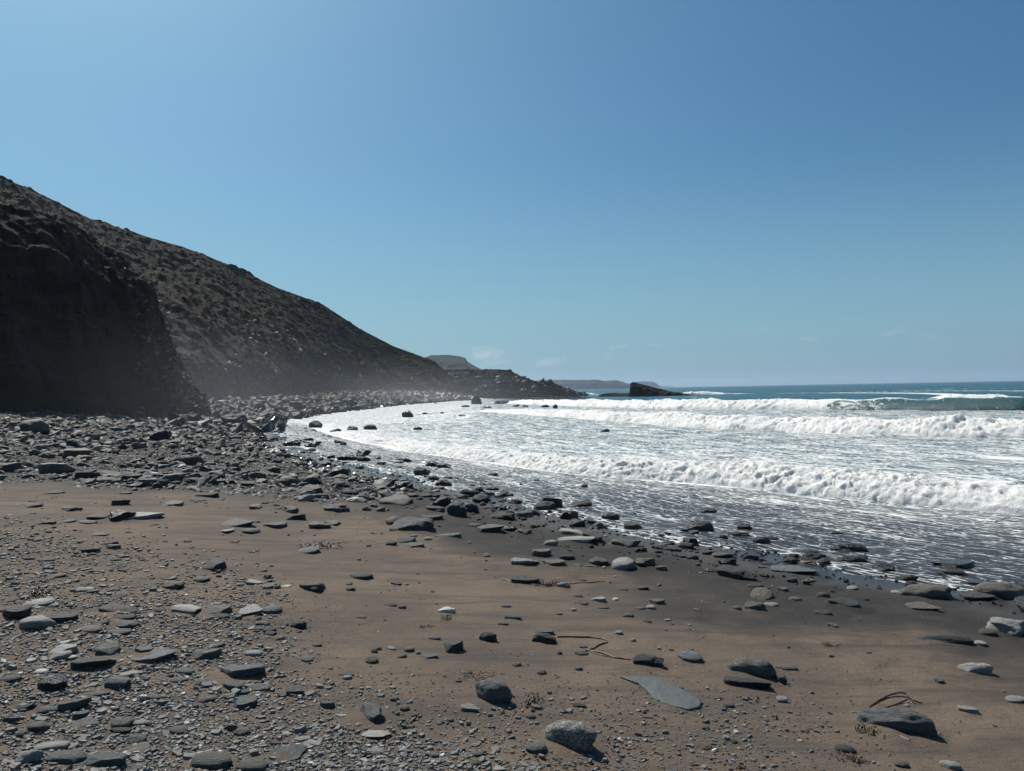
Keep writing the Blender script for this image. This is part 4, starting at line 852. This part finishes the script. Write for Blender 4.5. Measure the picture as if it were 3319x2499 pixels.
upper = lambda x, y: (sdw(x, y) < -.8) & (y + 3.2 * fbm(P3(x, y) * .35, 3, 131) + rng.exponential(.9, np.shape(x)) * -1 > 14.5 - .25 * (x + 10)) & (x < -2)
scatter_things(170, 16, 50, (.22, .58), lambda x, y: upper(x, y) & (y + .3 * x > 10 ), 'pile', ['lump', 'lump', 'slab', 'round'], ['boulder', 'boulder', 'dark', 'brown'], (.28, .55), (-38, -5))
scatter_things(100, 45, 150, (.7, 1.9), lambda x, y: (sdw(x, y) < .8) & (sdw(x, y) > -18), 'pile', ['lump', 'lump', 'slab'], ['boulder', 'boulder', 'dark'], (.45, .8), (-38, -5))

# ------------------------------------------------------------------ masses of chips, shingle and boulders
def chip_templates(k, nside, seed, h=1.0):
    g = np.random.default_rng(seed); out = []
    for _ in range(k):
        an = np.sort((np.arange(nside) + g.uniform(-.32, .32, nside)) / nside * 2 * np.pi)
        rad = g.uniform(.72, 1.08, nside)
        c, s_ = np.cos(an) * rad, np.sin(an) * rad
        top = np.stack([c * .74 + g.normal(0, .05, nside), s_ * .74 + g.normal(0, .05, nside), np.full(nside, h) + g.normal(0, .13, nside)], -1)
        low = np.stack([c, s_, np.full(nside, -h * .2)], -1)
        out.append(np.concatenate([top, low]))
    fs = [np.array([0, 1, 2, 3])] if False else None
    tri = [(0, i, i + 1) for i in range(1, nside - 1)]
    for i in range(nside):
        j = (i + 1) % nside; tri += [(nside + i, nside + j, j), (nside + i, j, i)]
    return np.array(out), np.array(tri)
def lump_templates(k, lvl, seed):
    g = np.random.default_rng(seed); v, f = ICO[lvl]; out = []
    for i in range(k):
        p = v.copy()
        for _ in range(7):
            n = g.normal(size=3); n /= np.linalg.norm(n); dd = p @ n - g.uniform(.5, .8); p -= np.maximum(dd, 0)[:, None] * n
        p *= 1 + .18 * g.normal(size=(len(p), 1)) * (.6 if lvl else 1); out.append(p / np.abs(p).max())
    return np.array(out), f
CH6, CH6F = chip_templates(14, 6, 1); CH8, CH8F = chip_templates(14, 8, 2); LU1, LU1F = lump_templates(14, 1, 3); LU0, LU0F = lump_templates(14, 0, 4)
def mass(name, sets, mat, label, cat, parent=None, smooth=False):
    V, Fa, T, Wt = [], [], [], []; off = 0
    for tmpl, tf, x, y, z, w, asp, flat, tilt, tone, wet in sets:
        n = len(x)
        if n == 0: continue
        t_ = tmpl[rng.integers(0, len(tmpl), n)] * np.stack([w / 2, w / 2 * asp, w * flat], -1)[:, None]
        ya = np.where(rng.random(n) < .6, rng.normal(-.25, .5, n), rng.uniform(0, 6.28, n)); ca, sa = np.cos(ya), np.sin(ya)
        tx, ty = rng.normal(0, tilt, n), rng.normal(0, tilt, n)
        px_, py_, pz_ = t_[..., 0], t_[..., 1], t_[..., 2]
        pz2 = pz_ + px_ * np.tan(tx)[:, None] + py_ * np.tan(ty)[:, None]
        qx = px_ * ca[:, None] - py_ * sa[:, None] + x[:, None]; qy = px_ * sa[:, None] + py_ * ca[:, None] + y[:, None]
        V.append(np.stack([qx, qy, pz2 + z[:, None]], -1).reshape(-1, 3)); m = t_.shape[1]
        Fa.append((tf[None] + (np.arange(n) * m)[:, None, None]).reshape(-1, 3) + off); off += n * m
        T.append(np.repeat(tone, m)); Wt.append(np.repeat(wet, m))
    me = mesh_from(name, np.concatenate(V), np.concatenate(Fa), smooth, attrs={'tone': np.concatenate(T), 'wet': np.concatenate(Wt)})
    return put(name, me, mat, parent=parent, label=label, cat=cat, kind='stuff')
def pick(n, r0_, r1_, prob, am=(-38, 38), pw=None):
    a_ = np.radians(rng.uniform(*am, n))
    r2 = np.sqrt(rng.uniform(r0_ ** 2, r1_ ** 2, n)) if pw is None else r0_ * (r1_ / r0_) ** rng.random(n)
    x, y = np.sin(a_) * r2, np.cos(a_) * r2
    ok = rng.random(n) < prob(x, y); return x[ok], y[ok]
def chipset(tm, tf, xy, s0, s1, flat=(.10, .24), tilt=.12, wet=None, pw=1.5, lift=0.0, tone=None):
    x, y = xy; n = len(x); w = s0 * (s1 / s0) ** (rng.random(n) ** pw)
    z = beach(x, y) + lift * w
    wt = np.zeros(n) if wet is None else wet(x, y)
    return (tm, tf, x, y, z, w, rng.uniform(.5, .95, n), rng.uniform(*flat, n), tilt, rng.random(n) if tone is None else tone(n), wt)
clus = lambda x, y: np.clip(.35 + 1.6 * fbm(P3(x, y) * 1.3, 3, 151), 0, 1)
sets = [
    chipset(CH6, CH6F, pick(54000, 2.7, 7.5, lambda x, y: .95 * gravel_mask(x, y) ** .8, pw=1), .009, .022, (.14, .34), .2),
    chipset(CH6, CH6F, pick(48000, 3.0, 12.5, lambda x, y: .95 * gravel_mask(x, y) ** 1.8, (-38, 25), pw=1), .018, .05, (.12, .28), .16),
    chipset(CH8, CH8F, pick(7000, 3.0, 13, lambda x, y: .8 * gravel_mask(x, y) ** 2, (-38, 20)), .04, .10, (.10, .22), .12),
    chipset(CH6, CH6F, pick(22000, 2.7, 9.0, lambda x, y: .30 * clus(x, y) ** 2 * (sdw(x, y) < -1), pw=1), .007, .018, (.16, .36), .2),
    chipset(CH6, CH6F, pick(7000, 3.0, 17, lambda x, y: .40 * clus(x, y) ** 2 * (sdw(x, y) < -1)), .02, .06, (.14, .30)),
]
mass('slate_chips', sets, MAT_CHIP, 'small grey slate chips strewn thickly over the sand', 'slate chips')
wetf = lambda x, y: sstep(sdw(x, y) + .5 * fbm(P3(x, y) * 1.2, 2, 161), -1.7, -.5)
tdk = lambda n: rng.random(n) ** 1.6 * .93
sets = [
    chipset(CH6, CH6F, pick(26000, 6.0, 40, lambda x, y: np.exp(-((sdw(x, y) - .2) / 1.3) ** 2) * .8 * sstep(y, 5.5, 10), pw=1), .022, .07, (.22, .42), .2, wetf, tone=tdk),
    chipset(LU0, LU0F, pick(38000, 11, 70, lambda x, y: .95 * upper(x, y) * sstep(-sdw(x, y), .3, 1.5), (-38, 0), pw=1), .04, .14, (.16, .3), .2, wetf),
    chipset(LU0, LU0F, pick(5000, 12, 60, lambda x, y: np.exp(-((sdw(x, y) + .3) / 1.6) ** 2) * .8, (-30, 5)), .06, .2, (.2, .34), .2, lambda x, y: np.ones(len(x)), tone=tdk),
]
mass('shingle', sets, MAT_CHIP, 'dark shingle and cobbles below the boulders and along the waterline', 'shingle')
sets = [
    chipset(LU1, LU1F, pick(3600, 12, 30, lambda x, y: .95 * upper(x, y), (-40, -3)), .11, .52, (.18, .36), .22, wetf, 2.2),
    chipset(LU0, LU0F, pick(12000, 26, 64, lambda x, y: .95 * upper(x, y), (-40, -3)), .14, .62, (.18, .38), .22, wetf, 2.2),
    chipset(LU0, LU0F, pick(11000, 40, 172, lambda x, y: 1.0 * ((sdw(x, y) < .6) & (sdw(x, y) > -22) & (x < -6)), (-26, -3)), .3, 1.4, (.25, .48), .28, wetf, 1.7),
]
mass('boulder_field', sets, MAT_BOULD, 'jumbled grey boulders filling the cove below the cliff', 'boulders')

# rock debris on the slopes: ribs of scree in the gullies of the bluff and the lower hillside; heath tufts higher up
def on_loft(Pg, n, prob, nv):
    nu = Pg.shape[0]; i = rng.integers(0, nu - 1, n); j = rng.integers(0, nv - 1, n)
    q = Pg[i, j] + (Pg[i + 1, j] - Pg[i, j]) * rng.random((n, 1)) + (Pg[i, j + 1] - Pg[i, j]) * rng.random((n, 1))
    k = rng.random(n) < prob(q, j / nv, i / nu); return q[k]
def mset(tm, tf, q, s0, s1, flat, tilt=.3, pw=1.8, tone=None):
    n = len(q); w = s0 * (s1 / s0) ** (rng.random(n) ** pw)
    return (tm, tf, q[:, 0], q[:, 1], q[:, 2], w, rng.uniform(.5, .95, n), rng.uniform(*flat, n), tilt, rng.random(n) * .9 if tone is None else tone(n), np.zeros(n))
rib = lambda q, sd: np.clip(fbm(np.stack([q[:, 0] * .35 + q[:, 2] * .34, q[:, 1] * .05, q[:, 2] * .03], -1), 2, sd) * 3.4 - .25, 0, 1)
sets = [
    mset(LU0, LU0F, on_loft(bluffP, 34000, lambda q, v, u: np.clip(rib(q, 171) + .12, 0, 1) * sstep(u, .84, .91) * (1 - .4 * v), 110), .10, .42, (.2, .4), tone=lambda n: rng.random(n) * .6),
    mset(LU0, LU0F, on_loft(hillP, 26000, lambda q, v, u: np.clip(rib(q, 172) + .5 * (1 - sstep(v, .05, .2)), 0, 1) * (1 - sstep(v + .3 * fbm(q * .05, 2, 173), .16, .5)), 120), .2, .9, (.2, .4), tone=lambda n: rng.random(n) * .6),
    mset(LU0, LU0F, on_loft(hillP, 4500, lambda q, v, u: np.clip(.1 + 2.2 * fbm(q * np.array([.1, .1, .35]), 2, 176), 0, 1) * sstep(u, .66, .8) * (1 - sstep(v, .2, .5)), 120), .35, 1.3, (.12, .28), .35, tone=lambda n: rng.random(n) * .45),
    mset(LU0, LU0F, on_loft(headP, 500, lambda q, v, u: np.clip(.6 + 2 * fbm(q * .12, 2, 174), 0, 1) * (v < .75), 40), .7, 3.0, (.15, .3), .35, tone=lambda n: rng.random(n) * .15),
    mset(LU0, LU0F, on_loft(pointP, 700, lambda q, v, u: np.clip(.6 + 2 * fbm(q * .15, 2, 175), 0, 1) * (v < .9), 46), .5, 2.4, (.15, .35), .4, tone=lambda n: rng.random(n) * .2),
]
mass('scree', sets, MAT_BOULD, 'ribs of loose grey rock lying down the gullies of the slope', 'scree')
def mat_tuft():
    b = NB('heath'); a = b.attr('tone'); n = b.noise(b.coord(), 2.5, 4, .7)
    col = b.ramp(a, [(0, (.014, .010, .007)), (.45, (.042, .027, .015)), (.75, (.040, .036, .014)), (.92, (.060, .066, .022)), (1, (.10, .085, .035))])
    return b.fin(b.mix(b.rng(n, .4, .7, 0, .6), col, (.012, .010, .007)), .95, b.bump(n, .9, .3), .1)
gpatch = lambda q: fbm(q * .045, 3, 181)
def tufts(Pg, n, prob, nv, s0, s1, tb):
    q = on_loft(Pg, n, prob, nv); m = mset(LU0, LU0F, q, s0, s1, (.12, .26), .2)
    return m[:9] + (np.clip(.35 * rng.random(len(q)) + tb + 1.5 * sstep(gpatch(q), .05, .25) * .48, 0, 1), m[10])
sets = [tufts(hillP, 12000, lambda q, v, u: sstep(v + .2 * fbm(q * .06, 2, 182), .15, .4), 112, .3, .9, .0), tufts(bluffP, 5000, lambda q, v, u: sstep(v + .1 * fbm(q * .2, 2, 183), .8, .93), 118, .25, .8, .25)]
mass('heath', sets, mat_tuft(), 'low brown and green heath tufts over the upper slopes', 'heath')

# ------------------------------------------------------------------ seaweed
def mat_kelp(name, c0, c1):
    b = NB(name); n = b.noise(b.coord(), 40, 4, .6); return b.fin(b.mix(b.rng(n, .3, .7), c0, c1), .45, b.bump(n, .4, .004), .45)
KELP = mat_kelp('kelp', (.045, .020, .009), (.10, .048, .020)); WEED = mat_kelp('weed', (.030, .020, .008), (.075, .052, .018))
def tube(pts, rad, ns=6):
    pts = np.array(pts, float); n = len(pts); tg = np.gradient(pts, axis=0); tg /= np.linalg.norm(tg, axis=1)[:, None] + 1e-9
    up = np.array([0, 0, 1.0]); sd_ = np.cross(tg, up); sd_ /= np.linalg.norm(sd_, axis=1)[:, None] + 1e-9; nn = np.cross(sd_, tg)
    an = np.arange(ns) / ns * 2 * np.pi; rad = np.broadcast_to(rad, n)
    v = pts[:, None] + rad[:, None, None] * (np.cos(an)[None, :, None] * sd_[:, None] + np.sin(an)[None, :, None] * nn[:, None])
    a_ = np.arange(n * ns).reshape(n, ns); a_ = np.concatenate([a_, a_[:, :1]], 1)
    f = np.stack([a_[:-1, :-1], a_[1:, :-1], a_[1:, 1:], a_[:-1, 1:]], -1).reshape(-1, 4); return v.reshape(-1, 3), f
def join(parts):
    V, Fq, o = [], [], 0
    for v, f in parts: V.append(v); Fq.append(f + o); o += len(v)
    return np.concatenate(V), np.concatenate(Fq)
def strand(zpts, r, lift=0.0, z=7, dense=14):
    P = []
    for q in zpts:
        x, y = q[0], q[1]; p, D = hit(*zp(z, x, y)); p[2] += r * .8 + (q[2] if len(q) > 2 else 0); P.append(p)
    P = np.array(P); n = len(P) * dense; t_ = np.linspace(0, len(P) - 1, n)
    i = np.clip(t_.astype(int), 0, len(P) - 2); u = (t_ - i)[:, None]; g = lambda k: P[np.clip(k, 0, len(P) - 1)]
    p0, p1, p2, p3 = g(i - 1), g(i), g(i + 1), g(i + 2)
    C = .5 * (2 * p1 + (p2 - p0) * u + (2 * p0 - 5 * p1 + 4 * p2 - p3) * u * u + (3 * p1 - p0 - 3 * p2 + p3) * u ** 3)
    C += np.stack([noise(C * 14, 1), noise(C * 14, 2), .3 * noise(C * 14, 3)], -1) * r * 3
    return tube(C, r * np.linspace(1.1, .6, n))
def clump(z, x, y, w, n, r, spread=.6, hh=.35):
    c, D = hit(*zp(z, x, y)); wm = w / ZOOM[z][2] * 1024 / 3319 / F * D / 2; parts = []
    for _ in range(n):
        a_ = rng.uniform(0, 6.28); q = c + np.array([rng.normal(0, wm * .35), rng.normal(0, wm * .5), r]); pts = [q]
        for k in range(9):
            a_ += rng.normal(0, .55); q = q + np.array([math.cos(a_), math.sin(a_), 0]) * wm * spread / 5
            q = np.array([q[0], q[1], float(beach(np.array([q[0]]), np.array([q[1]]))[0]) + r + abs(rng.normal(0, wm * hh * .5))]); pts.append(q)
        parts.append(tube(pts, r * np.linspace(1, .4, len(pts)), 5))
    return join(parts)
def weed(name, geo, mat, label): put(name, mesh_from(name, *geo), mat, label=label, cat='seaweed')
weed('kelp_stalk', join([strand([(1225, 1068), (1262, 1052, .01), (1340, 1010, .03), (1440, 962, .035), (1500, 948, .02), (1545, 975, .01), (1612, 985)], .0062, z=8), strand([(1250, 1075), (1310, 1020, .02), (1420, 980, .03), (1520, 968, .02), (1560, 985)], .0048, z=8)]), KELP, 'bent brown kelp stalk lying against the end of the elongated stone')
weed('kelp_clump', clump(8, 1290, 1155, 125, 50, .0042), WEED, 'dark clump of curled weed beside the elongated stone')
weed('kelp_clump', clump(8, 1200, 1318, 110, 22, .003), WEED, 'scrap of brown weed on the sand below the elongated stone')
weed('kelp_scrap', clump(8, 320, 1252, 60, 10, .003), WEED, 'little curl of weed below the flat blue-grey slab')
weed('kelp_scrap', clump(8, 520, 1370, 60, 12, .003), WEED, 'dark weed scrap on chips at the edge of the sand')
weed('kelp_strand', join([strand([(1062, 262), (1120, 272), (1200, 285), (1300, 300), (1400, 300), (1520, 292), (1640, 282), (1730, 274)], .006), clump(7, 1370, 298, 110, 20, .005)]), KELP, 'long orange-brown kelp strand trailing past the pale oval stone')
weed('kelp_strand', join([strand([(1425, 640), (1540, 636), (1650, 645), (1755, 668), (1690, 698), (1630, 722), (1580, 732)], .006), strand([(1600, 728), (1700, 745), (1800, 770), (1905, 790)], .006), strand([(1640, 735), (1720, 765), (1830, 778)], .004)]), KELP, 'forked kelp strand running to the dark two-lobed stone')
weed('kelp_clump', clump(7, 1250, 1055, 150, 20, .0034), WEED, 'brushy weed sprig beside the large smooth grey stone')
weed('kelp_scrap', clump(7, 890, 900, 140, 8, .003, 1.0), WEED, 'thin weed strings above the large smooth grey stone')
weed('kelp_clump', clump(5, 2100, 1055, 175, 40, .007, .8, .22), KELP, 'tangled pile of dried kelp beside a flat grey slate')
weed('kelp_clump', clump(6, 255, 160, 120, 26, .005), WEED, 'dark weed tangle lying on the slate bank')
weed('kelp_scrap', clump(7, 700, 515, 100, 8, .004), KELP, 'brown weed shreds in front of the white crumbly stone')
weed('kelp_scrap', clump(7, 455, 1200, 40, 8, .003), KELP, 'reddish weed scrap among pebbles beyond the wedge-shaped stone')
weed('kelp_strand', strand([(300, 188), (380, 195), (470, 200), (540, 202)], .008, z=8), KELP, 'straight orange kelp strip on dark damp sand')
weed('kelp_strand', strand([(1310, 205), (1380, 212), (1440, 214)], .010, z=8), KELP, 'orange kelp strip under the pale-flanked wet boulder')

for i_, (z_, x_, y_, w_, wh_) in enumerate([(7, 560, 570, 60, 'on open sand short of the white crumbly stone'), (7, 1600, 260, 70, 'on sand past the long orange-brown strand'), (8, 910, 1150, 50, 'on bare sand below the lined stone'), (8, 1060, 640, 60, 'on smooth sand landward of the long low dark stone'),
        (5, 1540, 1020, 60, 'on grey sand short of the dried kelp pile'), (5, 1650, 1085, 50, 'by itself between the dried kelp pile and the dark chunky stone')]):
    weed('kelp_scrap', clump(z_, x_, y_, w_, 9, .0035 if z_ > 5 else .006, .9, .15), [KELP, WEED][i_ % 2], ['reddish-brown', 'dark olive'][i_ % 2] + ' weed scrap ' + wh_)

# ------------------------------------------------------------------ haze
def box(x0, x1, y0, y1, z0, z1):
    v = [(x, y, z) for x in (x0, x1) for y in (y0, y1) for z in (z0, z1)]
    return mesh_from('haze', np.array(v), np.array([(0, 1, 3, 2), (4, 6, 7, 5), (0, 4, 5, 1), (2, 3, 7, 6), (0, 2, 6, 4), (1, 5, 7, 3)]), False)
hm_ = bpy.data.materials.new('haze'); hm_.use_nodes = True; ht = hm_.node_tree; ht.nodes.clear()
ho = ht.nodes.new('ShaderNodeOutputMaterial'); hv = ht.nodes.new('ShaderNodeVolumePrincipled'); ht.links.new(hv.outputs[0], ho.inputs['Volume'])
hv.inputs['Color'].default_value = (.62, .80, 1.0, 1); hv.inputs['Density'].default_value = .00016; hv.inputs['Anisotropy'].default_value = .35
put('haze', box(-9100, 9100, -9100, 9100, -6, 75), hm_, label='thin sea haze in the air over the bay', cat='haze', kind='stuff')

# spray hanging over the surf at the foot of the point
sv, sf = ICO[3]
sm = bpy.data.materials.new('spray'); sm.use_nodes = True; st_ = sm.node_tree; st_.nodes.clear()
so_ = st_.nodes.new('ShaderNodeOutputMaterial'); sv_ = st_.nodes.new('ShaderNodeVolumePrincipled'); st_.links.new(sv_.outputs[0], so_.inputs['Volume'])
sv_.inputs['Color'].default_value = (.93, .95, 1.0, 1); sv_.inputs['Anisotropy'].default_value = .3
tcs = st_.nodes.new('ShaderNodeTexCoord'); grd = st_.nodes.new('ShaderNodeTexGradient'); grd.gradient_type = 'QUADRATIC_SPHERE'
mdn = st_.nodes.new('ShaderNodeMath'); mdn.operation = 'MULTIPLY'; mdn.inputs[1].default_value = .0078
st_.links.new(tcs.outputs['Object'], grd.inputs[0]); st_.links.new(grd.outputs['Fac'], mdn.inputs[0]); st_.links.new(mdn.outputs[0], sv_.inputs['Density'])
for loc_, scl_, lab_ in (((-16, 128, -.5), (38, 52, 9), 'pale spray mist hanging over the surf below the point'), ((-34, 66, .5), (34, 36, 10), 'thin veil of spray along the foot of the hillside'), ((-27, 40, .5), (28, 17, 7), 'thin veil of spray along the foot of the dark bluff')):
    mo = put('spray_mist', mesh_from('spray_mist', sv, sf), sm, label=lab_, cat='mist', kind='stuff'); mo.location = loc_; mo.scale = scl_
